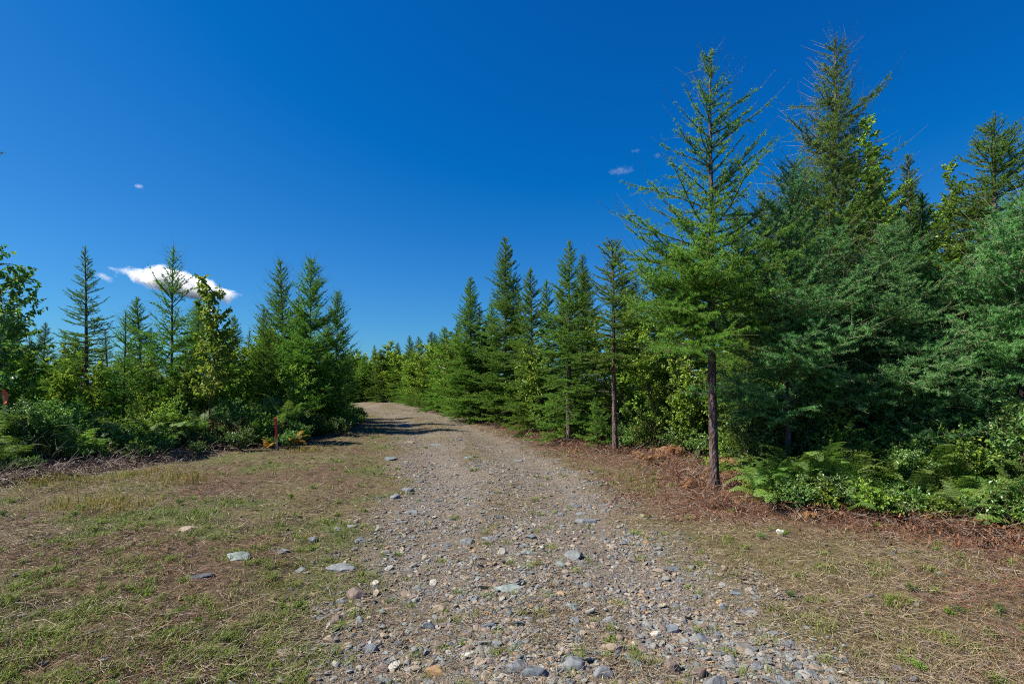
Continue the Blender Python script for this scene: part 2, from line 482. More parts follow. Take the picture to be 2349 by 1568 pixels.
# ------------------------------------------------------------------ broadleaf saplings and shrubs
def broadleaf(seed, h, spread, stems=1, rb=0.03, z0=0.3, leaf=0.05, leafw=0.03, n_br=26, perm=70, up=0.9, droop=0.4, tlo=0.2, thi=0.8, fill=1.0):
    rnd = random.Random(seed); rng = np.random.default_rng(seed)
    W = [[], [], [], []]; LP, LD, LT = [], [], []
    def sg(p, q, a, b):
        W[0].append(tuple(p)); W[1].append(tuple(q)); W[2].append(a); W[3].append(b)
    def shoot(p, d, L, r, lvl, tb):
        st = 0.07; n = max(2, int(L / st)); st = L / n
        for i in range(n):
            t = i / n
            d = (d + Vector((rnd.gauss(0, .12), rnd.gauss(0, .12), rnd.gauss(0, .08) + 0.05))).normalized()
            q = p + d * st
            sg(p, q, r * (1 - 0.8 * t), r * (1 - 0.8 * (t + 1 / n)))
            k = perm * st * (1.0 if lvl > 0 else 0.5 * (t > 0.3)) * fill
            for _ in range(int(k + rnd.random())):
                u = rnd.random(); LP.append(tuple(p.lerp(q, u))); LD.append(tuple(d)); LT.append(tb + 0.15 * t)
            if lvl < 2 and rnd.random() < 0.75 and L * (1 - t) > 0.12:
                az = rnd.random() * 6.283
                dd = (d * 0.8 + Vector((math.cos(az), math.sin(az), rnd.uniform(-0.1, 0.5)))).normalized()
                shoot(q, dd, min(0.45, L * (1 - t) * rnd.uniform(0.35, 0.8)), max(0.0015, r * 0.5), lvl + 1, tb)
            p = q
    for s in range(stems):
        az = rnd.random() * 6.283; lean = 0 if stems == 1 else rnd.uniform(0.1, 0.45)
        p = Vector((math.cos(az), math.sin(az), 0)) * (0 if stems == 1 else rnd.uniform(0.02, 0.12)); p.z = -0.05
        d = Vector((math.cos(az) * lean, math.sin(az) * lean, 1)).normalized()
        hh = h * (1 if s == 0 else rnd.uniform(0.6, 1)); n = max(4, int(hh / 0.12)); st = hh / n
        for i in range(n):
            t = i / n
            if stems == 1: d = (d + Vector((-p.x * 0.35, -p.y * 0.35, 0.05)) ).normalized()
            d = (d + Vector((rnd.gauss(0, .05), rnd.gauss(0, .05), 0.05))).normalized()
            q = p + d * st
            sg(p, q, rb * (1 - t) + 0.003, rb * (1 - t - 1 / n) + 0.003)
            if q.z > z0:
                for _ in range(max(1, int(n_br / n + rnd.random()))):
                    a = rnd.random() * 6.283
                    s_ = (q.z - z0) / max(0.1, hh - z0)
                    L = spread * (math.sin(math.pi * min(1, 0.25 + 0.75 * s_)) * 0.75 + 0.25) * rnd.uniform(0.5, 1.1)
                    dd = Vector((math.cos(a), math.sin(a), up * rnd.uniform(0.4, 1.3))).normalized()
                    shoot(q, dd, L, max(0.002, rb * 0.35 * (1 - t)), 1, rnd.uniform(tlo, thi))
            p = q
    wv, wf = tubes(*W, 4)
    return (wv, wf), leaves(np.array(LP), np.array(LD), leaf, leafw, rng, droop, np.array(LT))

def build_broadleaf(name, loc, mat="leaf", twig="twig", **kw):
    w, l = broadleaf(**kw)
    root = empty(name, loc); HS[root.name] = float(w[0][:, 2].max())
    link("branches", mesh_np("branches", w[0], w[1]), M[twig], root)
    link("crown", mesh_np("crown", l[0], l[1], {"tint": ("FLOAT", l[2])}), M[mat], root)
    return root

# ------------------------------------------------------------------ ferns
def fern(seed, n_fr=7, L=0.8, mat="fern", stemh=0.35, curl=0.0, npin=22):
    rnd = random.Random(seed); rng = np.random.default_rng(seed)
    W = [[], [], [], []]; V, T = [], []
    for k in range(n_fr):
        az = rnd.random() * 6.283 if n_fr > 1 else 0.0; l = L * rnd.uniform(0.75, 1.15)
        el = rnd.uniform(0.9, 1.35); sh = stemh * rnd.uniform(0.7, 1.3); tb = rnd.uniform(0.2, 0.75)
        p = Vector((rnd.gauss(0, .04), rnd.gauss(0, .04), -0.03))
        d = Vector((math.cos(az) * math.cos(el), math.sin(az) * math.cos(el), math.sin(el)))
        q = p + d * sh
        W[0].append(tuple(p)); W[1].append(tuple(q)); W[2].append(0.004); W[3].append(0.003); p = q
        st = l / npin
        for i in range(npin):
            t = i / npin
            d = Vector((d.x, d.y, d.z - (0.085 + curl) * (1 + 0.4 * t)))
            if d.length < 0.3: d = d + Vector((math.cos(az) * .2, math.sin(az) * .2, 0))
            d.normalize(); q = p + d * st
            W[0].append(tuple(p)); W[1].append(tuple(q)); W[2].append(0.0028 * (1 - t) + .0006); W[3].append(0.0028 * (1 - t - 1 / npin) + .0006)
            side = d.cross(Vector((0, 0, 1))); side.normalize(); nn = side.cross(d)
            pl = l * 0.36 * (1 - t) ** 0.8 * (0.6 + 0.4 * min(1, t * 6)) + 0.01
            for sg in (-1, 1):
                pd = (side * sg + d * 0.35 + nn * rnd.gauss(-0.05, 0.12 + curl * 2)).normalized()
                m = max(3, int(pl / 0.017)); pp = p.copy(); ps = pl / m
                for j in range(m):
                    u = j / m; pd = (pd + Vector((0, 0, -0.03 - curl * 0.6))).normalized()
                    w = 0.030 * (1 - u) ** 0.7 * (0.45 + l / 1.3) * (1 - t * 0.4) + 0.003
                    ax = pd.cross(nn); ax.normalize()
                    a = pp; b = pp + pd * ps * 0.8
                    for s2 in (-1, 1):   # pinnule: a narrow leaflet
                        tip = (a + b) / 2 + ax * s2 * w + pd * ps * 0.55 + nn * rnd.gauss(0, 0.004)
                        V += [tuple(a), tuple(b), tuple(tip)]; T.append(tb + 0.2 * u + rnd.gauss(0, 0.1))
                    pp = b
            p = q
    wv, wf = tubes(*W, 3)
    v = np.array(V); f = np.arange(len(v)).reshape(-1, 3)
    root = empty("fern")
    link("stems", mesh_np("stems", wv, wf), M["twig_pale" if mat != "fern" else "twig"], root)
    link("fronds", mesh_np("fronds", v, f, {"tint": ("FLOAT", np.clip(np.repeat(T, 3), 0, 1))}), M[mat], root)
    return root

# ================================================================== THE SETTING
def axis(pieces):
    out = []
    for a, b, st in pieces: out += list(np.arange(a, b - 1e-6, st))
    return np.array(out + [pieces[-1][1]])

def ground_mat():
    m, nt, out = new_mat("earth_and_litter"); N = nt.nodes; L = nt.links
    geo = N.new("ShaderNodeNewGeometry")
    def noise(s, det=4, rough=0.6):
        n = N.new("ShaderNodeTexNoise"); n.inputs["Scale"].default_value = s; n.inputs["Detail"].default_value = det
        n.inputs["Roughness"].default_value = rough
        L.new(geo.outputs["Position"], n.inputs["Vector"]); return n
    def attr(nm):
        a = N.new("ShaderNodeAttribute"); a.attribute_name = nm; return a.outputs["Fac"]
    def ramp(src, *st):
        r = N.new("ShaderNodeValToRGB"); e = r.color_ramp.elements
        e[0].position = st[0][0]; e[0].color = (*st[0][1], 1); e[1].position = st[-1][0]; e[1].color = (*st[-1][1], 1)
        for p, c in st[1:-1]:
            k = e.new(p); k.color = (*c, 1)
        L.new(src, r.inputs[0]); return r.outputs[0]
    def mix(f, a, b):
        x = N.new("ShaderNodeMix"); x.data_type = "RGBA"
        L.new(f, x.inputs[0]); L.new(a, x.inputs[6]); L.new(b, x.inputs[7]); return x.outputs[2]
    fine = noise(120, 3); mid = noise(22, 5, 0.7); big = noise(1.3, 3)
    dirt = ramp(mid.outputs["Fac"], (0.3, (0.105, 0.075, 0.052)), (0.5, (0.200, 0.152, 0.108)), (0.7, (0.31, 0.25, 0.19)))
    vo = N.new("ShaderNodeTexVoronoi"); vo.inputs["Scale"].default_value = 42; L.new(geo.outputs["Position"], vo.inputs["Vector"])
    sc2 = N.new("ShaderNodeSeparateColor"); L.new(vo.outputs["Color"], sc2.inputs[0])
    peb = ramp(sc2.outputs[0], (0.0, (0.09, 0.09, 0.09)), (0.3, (0.17, 0.165, 0.155)), (0.55, (0.24, 0.19, 0.14)), (0.8, (0.20, 0.21, 0.21)), (1.0, (0.34, 0.31, 0.26)))
    gfac = ramp(big.outputs["Fac"], (0.35, (0.1,) * 3), (0.6, (0.6,) * 3))
    grav = mix(gfac, dirt, peb)
    lit = ramp(mid.outputs["Fac"], (0.28, (0.060, 0.042, 0.022)), (0.5, (0.135, 0.105, 0.050)), (0.72, (0.26, 0.21, 0.115)))
    grn = ramp(fine.outputs["Fac"], (0.3, (0.050, 0.070, 0.016)), (0.7, (0.14, 0.165, 0.045)))
    lit2 = mix(attr("green"), lit, grn)
    brn = ramp(mid.outputs["Fac"], (0.28, (0.050, 0.030, 0.020)), (0.5, (0.12, 0.075, 0.048)), (0.72, (0.25, 0.165, 0.11)))
    lit3 = mix(attr("brown"), lit2, brn)
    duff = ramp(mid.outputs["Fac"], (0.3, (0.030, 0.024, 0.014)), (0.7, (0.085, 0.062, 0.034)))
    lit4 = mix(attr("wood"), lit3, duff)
    colr = mix(attr("road"), lit4, grav)
    ad = N.new("ShaderNodeMath"); ad.operation = "ADD"
    L.new(mid.outputs["Fac"], ad.inputs[0]); L.new(fine.outputs["Fac"], ad.inputs[1])
    b = N.new("ShaderNodeBump"); b.inputs["Strength"].default_value = 0.8; b.inputs["Distance"].default_value = 0.02
    L.new(ad.outputs[0], b.inputs["Height"])
    p = N.new("ShaderNodeBsdfPrincipled"); p.inputs["Roughness"].default_value = 0.9
    p.inputs["Specular IOR Level"].default_value = 0.15
    dk = N.new("ShaderNodeVectorMath"); dk.operation = "SCALE"; dk.inputs["Scale"].default_value = 0.82
    L.new(colr, dk.inputs[0])
    L.new(dk.outputs[0], p.inputs["Base Color"]); L.new(b.outputs[0], p.inputs["Normal"]); L.new(p.outputs[0], out.inputs[0])
    return m
M["ground"] = ground_mat()

def m_road(x, y):
    u = np.abs(x - road_c(y)) / road_hw(y) + (fbm(x * 1.5, y * 1.5, 21) - 0.5) * 0.6
    return 1 - smooth(0.62, 1.18, u + (vnoise(x * 6, y * 6, 22) - 0.5) * 0.25)
def m_track(x, y):
    """bare stony surface: less of it on the middle ridge and far off, where needles and straw lie"""
    u = (x - road_c(y)) / road_hw(y)
    lit = 0.75 * np.exp(-((u + 0.05) / 0.33) ** 2) * smooth(0.40, 0.62, fbm(x * 1.3, y * 0.6, 25)) + 0.5 * smooth(7, 16, y) * (0.4 + 0.6 * fbm(x * 0.8, y * 0.5, 26))
    return m_road(x, y) * (1 - np.clip(lit, 0, 0.85))
def m_green(x, y):
    side = np.where(x > road_c(y), -0.04, 0.02)
    return smooth(0.42, 0.66, 0.55 * fbm(x * 0.8, y * 0.8, 31) + 0.45 * fbm(x * 3.3, y * 3.3, 33) + side) * (1 - m_road(x, y))
def m_brown(x, y):
    r = smooth(-2.5, -0.7, x - right_edge(y) + (fbm(x, y, 41) - 0.5) * 1.2)
    r = np.maximum(r, 0.85 * smooth(1.6, 3.4, x - road_c(y) - (y - 2.5) * 0.15) * smooth(0.28, 0.55, fbm(x * 0.9, y * 0.9, 43)))
    l = smooth(0.9, 0.0, x - left_edge(y)) * 0.8
    l2 = smooth(0.50, 0.66, fbm(x * 0.7, y * 0.7, 47)) * smooth(-1.7, -2.6, x - road_c(y)) * 0.8
    return np.clip(np.maximum(np.maximum(r, l), l2), 0, 1) * (1 - m_road(x, y))
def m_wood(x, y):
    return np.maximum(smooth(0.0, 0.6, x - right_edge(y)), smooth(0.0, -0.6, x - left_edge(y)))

xs = axis([(-700, -100, 60), (-100, -30, 7), (-30, -10, 0.6), (-10, 8, 0.09), (8, 30, 0.6), (30, 100, 7), (100, 700, 60)])
ys = axis([(-120, -20, 12), (-20, 0, 1.2), (0, 12, 0.09), (12, 44, 0.28), (44, 100, 3), (100, 900, 60)])
gx, gy = np.meshgrid(xs, ys)
gv = np.stack([gx, gy, gz(gx, gy)], 2).reshape(-1, 3)
nx, ny = len(xs), len(ys)
ii = (np.arange(ny - 1)[:, None] * nx + np.arange(nx - 1)[None, :]).ravel()
gf = np.stack([ii, ii + 1, ii + 1 + nx, ii + nx], 1)
fx, fy = gv[:, 0], gv[:, 1]
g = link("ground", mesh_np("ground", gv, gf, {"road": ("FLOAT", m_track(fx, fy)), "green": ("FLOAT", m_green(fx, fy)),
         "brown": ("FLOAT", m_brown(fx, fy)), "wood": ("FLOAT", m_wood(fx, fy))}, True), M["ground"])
tag(g, kind="structure")

# the gravel track: a ragged-edged sheet 6 mm above the earth
ry = axis([(-6, 12, 0.09), (12, 44, 0.28)])
ru = np.linspace(-1, 1, 44)
ry2, ru2 = np.meshgrid(ry, ru, indexing="ij")
eL = 1.02 + (fbm(ry2 * 1.1, ry2 * 0 + 3, 61) - 0.5) * 0.5 + (vnoise(ry2 * 5, ry2 * 0, 62) - 0.5) * 0.16
eR = 1.02 + (fbm(ry2 * 1.1, ry2 * 0 + 9, 63) - 0.5) * 0.5 + (vnoise(ry2 * 5, ry2 * 0, 64) - 0.5) * 0.16
rx2 = road_c(ry2) + np.where(ru2 < 0, ru2 * eL, ru2 * eR) * road_hw(ry2)
rv = np.stack([rx2, ry2, gz(rx2, ry2) + 0.006 - 0.012 * smooth(0.9, 1.0, np.abs(ru2))], 2).reshape(-1, 3)
nr, nc = ry2.shape
ii = (np.arange(nr - 1)[:, None] * nc + np.arange(nc - 1)[None, :]).ravel()
rf = np.stack([ii, ii + 1, ii + 1 + nc, ii + nc], 1)
one = np.ones(len(rv))
r = link("track", mesh_np("track", rv, rf, {"road": ("FLOAT", m_track(rv[:, 0], rv[:, 1])), "green": ("FLOAT", m_green(rv[:, 0], rv[:, 1])),
         "brown": ("FLOAT", m_brown(rv[:, 0], rv[:, 1])), "wood": ("FLOAT", one * 0)}, True), M["ground"])
tag(r, kind="structure")

# ------------------------------------------------------------------ stones
def ico(sub):
    import bmesh
    bm = bmesh.new(); bmesh.ops.create_icosphere(bm, subdivisions=sub, radius=1.0)
    v = np.array([tuple(p.co) for p in bm.verts]); f = np.array([[q.index for q in p.verts] for p in bm.faces]); bm.free()
    return v, f
ICO = {k: ico(k) for k in (1, 2, 4)}

def rock_shape(sub, rng, ncut=9, soft=0.02, flat=0.6, long=1.3):
    v, f = ICO[sub]; v = v.copy()
    for _ in range(ncut):
        n = rng.normal(size=3); n /= np.linalg.norm(n); c = rng.uniform(0.5, 0.88)
        v -= np.maximum(0, v @ n - c)[:, None] * n
    v *= np.array([long, 1.0, flat]) * (1 + 0.15 * rng.normal(size=3))
    if soft and sub > 2:
        nn = fbm(v[:, 0] * 2.2 + v[:, 2] * 1.7 + 9, v[:, 1] * 2.2 - v[:, 2] * 1.3 + 5, int(rng.integers(99)), 4) - 0.5
        v += v * nn[:, None] * soft * 6
    return v, f

PAL = np.array([(0.150, 0.165, 0.175), (0.185, 0.185, 0.175), (0.125, 0.135, 0.145), (0.235, 0.225, 0.205), (0.265, 0.215, 0.160),
                (0.200, 0.150, 0.120), (0.310, 0.205, 0.110), (0.085, 0.090, 0.095), (0.34, 0.32, 0.275), (0.175, 0.190, 0.185)])
PW = np.array([10, 18, 6, 17, 24, 16, 4, 3, 4, 8], float); PW /= PW.sum()

def scatter_y(n, y0, y1, p, rng):
    u = rng.random(n); k = 1 - p
    return (y0 ** k + u * (y1 ** k - y0 ** k)) ** (1 / k)

def stone_field(n, sub, s0, s1, y0, y1, p, seed, road_only=True, nproto=12):
    rng = np.random.default_rng(seed)
    y = scatter_y(n, y0, y1, p, rng)
    if road_only:
        u = rng.uniform(-1.15, 1.15, n); x = road_c(y) + u * road_hw(y)
        dens = m_road(x, y) * (0.35 + 0.65 * smooth(0.38, 0.6, fbm(x * 1.8, y * 1.8, 71)))
        dens = dens * np.clip(1.3 - 0.55 * np.exp(-((u + 0.15) / 0.2) ** 2) * (y > 4), 0, 1)
    else:
        x = rng.uniform(-1, 1, n) * (y * 1.1 + 1)
        dens = (1 - m_road(x, y)) * (x > left_edge(y) + 0.3) * (x < right_edge(y) - 0.2) * np.exp(-np.clip(np.abs(x - road_c(y)) - 1.4, 0, 9) * 1.1)
    k = rng.random(n) < dens; x, y = x[k], y[k]; n = len(x)
    s = s0 * (s1 / s0) ** (rng.random(n) ** 1.7)
    vs, fs, cs, off = [], [], [], 0
    pr = rng.integers(nproto, size=n)
    for q in range(nproto):
        v0, f0 = rock_shape(sub, rng, 6 if sub == 1 else 9, 0, rng.uniform(0.4, 0.8), rng.uniform(1.1, 1.7))
        m_ = np.where(pr == q)[0]
        if not len(m_): continue
        a = rng.random(len(m_)) * 6.283; ca, sa = np.cos(a), np.sin(a)
        tx, ty = rng.normal(size=len(m_)) * 0.25, rng.normal(size=len(m_)) * 0.25
        ss = s[m_][:, None]
        vx = v0[:, 0][None] * ss; vy = v0[:, 1][None] * ss; vz = v0[:, 2][None] * ss
        vz2 = vz + vx * tx[:, None] + vy * ty[:, None]
        wx = vx * ca[:, None] - vy * sa[:, None] + x[m_][:, None]; wy = vx * sa[:, None] + vy * ca[:, None] + y[m_][:, None]
        wz = vz2 + (gz(x[m_], y[m_]) + 0.006 + 0.25 * s[m_] * rng.uniform(0.0, 1.2, len(m_)))[:, None]
        vs.append(np.stack([wx, wy, wz], 2).reshape(-1, 3))
        fs.append((f0[None] + (np.arange(len(m_)) * len(v0))[:, None, None]).reshape(-1, 3) + off); off += len(m_) * len(v0)
        c = PAL[rng.choice(len(PAL), len(m_), p=PW)] * rng.uniform(0.75, 1.25, (len(m_), 1))
        cs.append(np.repeat(np.concatenate([c, np.ones((len(m_), 1))], 1), len(v0), 0))
    return np.concatenate(vs), np.concatenate(fs), np.concatenate(cs)

def cat3(parts):
    vs, fs, cs, o = [], [], [], 0
    for v, f, c in parts: vs.append(v); fs.append(f + o); cs.append(c); o += len(v)
    return np.concatenate(vs), np.concatenate(fs), np.concatenate(cs)

gv_, gf_, gc_ = cat3([stone_field(120000, 1, 0.003, 0.011, 1.7, 14, 1.35, 1), stone_field(42000, 1, 0.006, 0.022, 1.7, 30, 1.7, 2),
                      stone_field(4800, 2, 0.013, 0.034, 1.7, 10, 1.6, 3), stone_field(7000, 1, 0.004, 0.022, 1.7, 14, 1.4, 4, False)])
tag(link("gravel", mesh_np("gravel", gv_, gf_, {"col": ("FLOAT_COLOR", gc_)}), M["gravel"]), "grey and tan gravel strewn over the track", kind="stuff")

SHAPES = []
_r = np.random.default_rng(8)
COLS = {"grey": (0.175, 0.185, 0.190), "blue": (0.130, 0.150, 0.170), "dark": (0.085, 0.095, 0.105), "brown": (0.185, 0.135, 0.115),
        "tan": (0.270, 0.215, 0.150), "orange": (0.340, 0.220, 0.110), "pale": (0.330, 0.310, 0.260), "white": (0.55, 0.52, 0.46), "green": (0.21, 0.245, 0.225)}
def rock(px, py, w, hh, colr, label, rz=None, group=None, seed=None, lng=None):
    """a field stone seen w by hh pixels (2349-wide picture) at (px, py)"""
    sd = seed if seed is not None else int(px * 7 + py)
    rng = np.random.default_rng(sd)
    d = DY(py + hh * 0.30); x = X(px, d)
    wm = w / FPX * d / 2
    elev = EYE / math.hypot(EYE, d)
    v, f = rock_shape(4 if w > 17 else 2, rng, int(rng.integers(8, 14)), 0.02, 1.0, 1.0)
    ratio = hh / w
    depth = min(0.9, max(0.5, ratio * 1.1 / max(elev, 0.2) * 0.5))
    height = min(0.95, max(0.26, ratio * 0.95))
    v = v / np.abs(v).max(0) * np.array([1, depth, height])
    c, s = math.cos(rz or 0), math.sin(rz or 0)
    v = np.stack([v[:, 0] * c - v[:, 1] * s, v[:, 0] * s + v[:, 1] * c, v[:, 2]], 1) * wm
    col = np.array(COLS[colr]) * rng.uniform(0.92, 1.12)
    spots = fbm(v[:, 0] / wm * 3 + sd, v[:, 1] / wm * 3 + v[:, 2] / wm * 2, 5, 3)[:, None]
    cc = col[None] * (0.8 + 0.4 * spots)
    o = link("stone", mesh_np("stone", v, f, {"col": ("FLOAT_COLOR", np.concatenate([cc, np.ones((len(cc), 1))], 1))}, False), M["stone"])
    if w > 17:
        o.data.polygons.foreach_set("use_smooth", np.ones(len(f), dtype=bool))
    o.location = (x, d, gzf(x, d) + 0.004 + wm * height * (0.35 if colr == "white" else 0.03))
    tag(o, label, "stone", group or "larger stones lying in the track")
    return o

HERO = [
 (1188, 1527, 66, 44, "grey", "large rounded grey stone at the bottom, left of the split-topped stone"),
 (1233, 1552, 76, 42, "blue", "large flat-topped blue-grey stone at the bottom edge of the photo"),
 (1319, 1527, 66, 48, "grey", "large angular grey stone with a peaked top at the bottom, ringed by grass tufts"),
 (1383, 1552, 52, 46, "grey", "pointed pale grey stone at the bottom edge, right of the peaked one"),
 (1404, 1493, 62, 30, "tan", "long greyish tan stone lying diagonally above the bottom row of large stones"),
 (1000, 1527, 54, 34, "orange", "long orange ochre stone, the only strongly orange one in the track"),
 (882, 1546, 36, 32, "grey", "rough grey stone at the bottom edge, left of the orange stone"),
 (850, 1475, 34, 32, "blue", "grey wedge-shaped stone standing up left of the track centre"),
 (775, 1420, 38, 28, "brown", "brownish flat stone on the left fringe of the gravel"),
 (816, 1398, 34, 24, "tan", "tan stone just below the reddish brown one"),
 (760, 1462, 40, 26, "tan", "tan rounded stone half buried in the grass fringe, lower left of the gravel"),
 (652, 1492, 64, 28, "tan", "broad greyish tan rock in the left grass near the bottom edge"),
 (820, 1355, 50, 38, "brown", "big reddish brown stone at the left fringe of the gravel"),
 (788, 1378, 34, 12, "blue", "thin blue-grey slab leaning below the reddish brown stone"),
 (985, 1420, 32, 28, "blue", "dark blue-grey rounded stone alone in the left half of the track"),
 (1120, 1437, 36, 18, "blue", "flat bluish slab below the long spindle-shaped stone"),
 (1171, 1351, 76, 24, "green", "long spindle-shaped grey-green stone across the middle of the track"),
 (1319, 1274, 50, 30, "grey", "large grey stone with a cracked face right of the track centre"),
 (1287, 1301, 28, 22, "green", "rounded greenish grey stone just below the cracked grey stone"),
 (1315, 1398, 34, 24, "green", "broad greenish grey stone in the right half of the track"),
 (1319, 1430, 28, 22, "blue", "smooth blue-grey stone below the broad greenish one"),
 (1398, 1424, 36, 28, "grey", "domed brownish grey stone right of the track centre"),
 (1544, 1427, 44, 28, "blue", "domed dark grey stone on the right side of the gravel"),
 (1612, 1444, 42, 30, "blue", "oblong bluish stone tilted to the right, beside the upright small one"),
 (1573, 1457, 26, 28, "grey", "upright egg-shaped grey stone between two larger bluish ones"),
 (1637, 1552, 76, 46, "grey", "large domed grey stone at the bottom edge, right half of the track"),
 (1600, 1525, 50, 44, "brown", "round brown stone behind the large domed grey one"),
 (1540, 1523, 42, 42, "brown", "dark brown upright stone left of the round brown one"),
 (1678, 1508, 48, 22, "grey", "flat grey slab right of the round brown stone"),
 (1650, 1479, 32, 20, "blue", "small bluish dome above the flat grey slab on the right"),
 (1716, 1392, 44, 22, "dark", "dark charcoal stone at the right fringe of the gravel"),
 (1660, 1383, 28, 24, "blue", "rounded blue-grey stone left of the dark charcoal stone"),
 (1688, 1353, 38, 14, "blue", "thin bluish slab above the dark charcoal stone"),
 (1607, 1413, 34, 18, "green", "greenish flat stone left of the dark charcoal stone"),
 (1776, 1448, 36, 16, "grey", "grey slab in thin grass at the right fringe of the gravel"),
 (2106, 1526, 46, 15, "grey", "low grey slab in the dry litter at far lower right"),
 (2054, 1531, 36, 15, "blue", "low bluish slab left of the far lower right one"),
 (1832, 1516, 26, 20, "blue", "small grey-blue cube-like stone in fine gravel, lower right"),
 (1859, 1535, 36, 20, "blue", "flat blue stone next to the cube-like one, lower right"),
 (1746, 1557, 30, 22, "blue", "bluish stone cut by the bottom edge of the photo on the right"),
 (1073, 1240, 38, 22, "grey", "biggest stone of the row of pale grey stones across the track"),
 (1124, 1238, 38, 18, "grey", "flat grey stone second in the row across the track"),
 (1182, 1241, 20, 14, "tan", "smallest tan stone in the row across the track"),
 (1218, 1237, 32, 15, "blue", "bluish rightmost stone in the row across the track"),
 (1025, 1244, 22, 18, "blue", "small rounded stone leftmost in the row across the track"),
 (1150, 1268, 28, 24, "pale", "pale cream stone just below the row across the track"),
 (1208, 1273, 28, 14, "green", "greenish grey flat stone right of the pale cream stone"),
 (960, 1339, 30, 14, "blue", "flat bluish stone in the left half of the track"),
 (1343, 1189, 54, 17, "grey", "long grey stone low in the right part of the track, farther off"),
 (1285, 1174, 24, 12, "blue", "small bluish stone left of the long grey one, farther off"),
 (1334, 1170, 28, 11, "grey", "grey slab just above the long grey one, farther off"),
 (1325, 1154, 22, 10, "blue", "little blue-grey stone topmost of the cluster right of the track centre"),
 (1144, 1186, 24, 14, "dark", "dark grey stone standing out in fine gravel mid-track"),
 (933, 1120, 36, 15, "grey", "pale flat stone upper left in the track, above the rounded one"),
 (909, 1137, 30, 17, "grey", "rounded pale grey stone upper left in the track"),
 (948, 1171, 42, 13, "grey", "low grey slab below the rounded pale one, upper left in the track"),
 (718, 1236, 28, 20, "blue", "three-cornered bluish stone in the grass left of the track"),
 (771, 1211, 26, 10, "grey", "flat grey stone at the grassy left fringe of the track"),
 (807, 1204, 26, 12, "grey", "pale dome-shaped stone at the left fringe of the track"),
 (825, 1234, 26, 14, "blue", "bluish stone below the pale dome at the left fringe"),
 (785, 1298, 78, 19, "grey", "long double-humped grey slab at the left fringe of the track"),
 (545, 1283, 54, 34, "green", "pale grey-green pointed rock standing in the left grass"),
 (430, 1225, 52, 19, "tan", "brownish slab sunk in the left grass, farthest from the track"),
 (465, 1335, 60, 20, "dark", "flat dark slate slab in the left grass"),
 (650, 1268, 32, 14, "grey", "low grey stone in grass between the pointed rock and the track"),
 (690, 1300, 30, 16, "blue", "dark bluish stone in grass left of the double-humped slab"),
 (1791, 1233, 20, 20, "white", "small whitish knobbly stone in dry litter on the right verge"),
 (930, 972, 34, 9, "grey", "long pale flat rock in the far part of the track by the shadow"),
 (898, 1048, 34, 14, "blue", "smooth blue-grey stone in the left rut, mid-distance"),
 (1001, 1017, 30, 9, "grey", "grey slab in the far middle of the track"),
 (1054, 1010, 16, 8, "blue", "small bluish stone in the far middle of the track"),
 (1076, 1049, 24, 9, "grey", "flat grey stone mid-distance, right of the left rut"),
 (938, 1010, 28, 7, "tan", "tan slab just below the dark tree shadow on the track"),
 (1190, 1052, 22, 9, "grey", "grey stone by the right fringe of the track, mid-distance"),
 (1517, 1265, 24, 16, "grey", "rough grey stone at the right fringe above the fine gravel"),
 (1547, 1297, 32, 14, "blue", "flat bluish stone right of the cracked grey stone, by the fringe"),
]
for hrow in HERO: rock(*hrow)

# smaller stones, not told apart
rng = np.random.default_rng(77)
cnt = 0
while cnt < 190:
    y = float(scatter_y(1, 2.55, 16, 1.5, rng)[0]); x = float(road_c(y) + rng.uniform(-1.05, 1.05) * road_hw(y))
    px = 1174.5 + x / y * FPX; py = HOR + 1.6 * FPX / y
    if any(abs(px - h_[0]) < h_[2] * 0.6 + 8 and abs(py - h_[1]) < h_[3] * 0.6 + 8 for h_ in HERO): continue
    w = rng.uniform(0.022, 0.046) * (1.5 if rng.random() < 0.12 else 1) / y * FPX * 1.6
    k = rng.choice(["grey", "blue", "green", "tan", "brown", "pale", "dark"], p=[.3, .22, .13, .15, .1, .05, .05])
    words = {"grey": "grey", "blue": "bluish grey", "green": "greenish grey", "tan": "tan", "brown": "brown", "pale": "pale", "dark": "dark"}[k]
    rock(px, py, w, w * rng.uniform(0.45, 0.8), k, "small %s stone among the gravel of the track" % words, rz=rng.uniform(-1, 1), group="small %s stones in the gravel" % words, seed=cnt)
    cnt += 1

# ------------------------------------------------------------------ grass, straw, brush
def blades(x, y, h, lean, w, col, rng, z0=None):
    n = len(x); a = rng.random(n) * 6.283
    dx, dy = np.cos(a), np.sin(a)
    b = np.stack([x, y, (gz(x, y) if z0 is None else z0) - 0.004], 1)
    sd = np.stack([-dy, dx, np.zeros(n)], 1) * (w / 2)[:, None]
    fw = np.stack([dx, dy, np.zeros(n)], 1)
    mid = b + fw * (lean * h * 0.35)[:, None]; mid[:, 2] += h * 0.6
    tip = b + fw * (lean * h)[:, None]; tip[:, 2] += h * np.clip(1.1 - 0.45 * lean, 0.15, 1)
    v = np.stack([b - sd, b + sd, mid + sd * 0.8, mid - sd * 0.8, tip], 1).reshape(-1, 3)
    k = (np.arange(n) * 5)[:, None]
    f = np.concatenate([np.concatenate([k + i for i in t], 1) for t in ((0, 1, 2), (0, 2, 3), (3, 2, 4))], 0)
    return v, f, np.repeat(np.concatenate([col, np.ones((n, 1))], 1), 5, 0)

def mixc(a, b, t): return np.asarray(a)[None] * (1 - t[:, None]) + np.asarray(b)[None] * t[:, None]

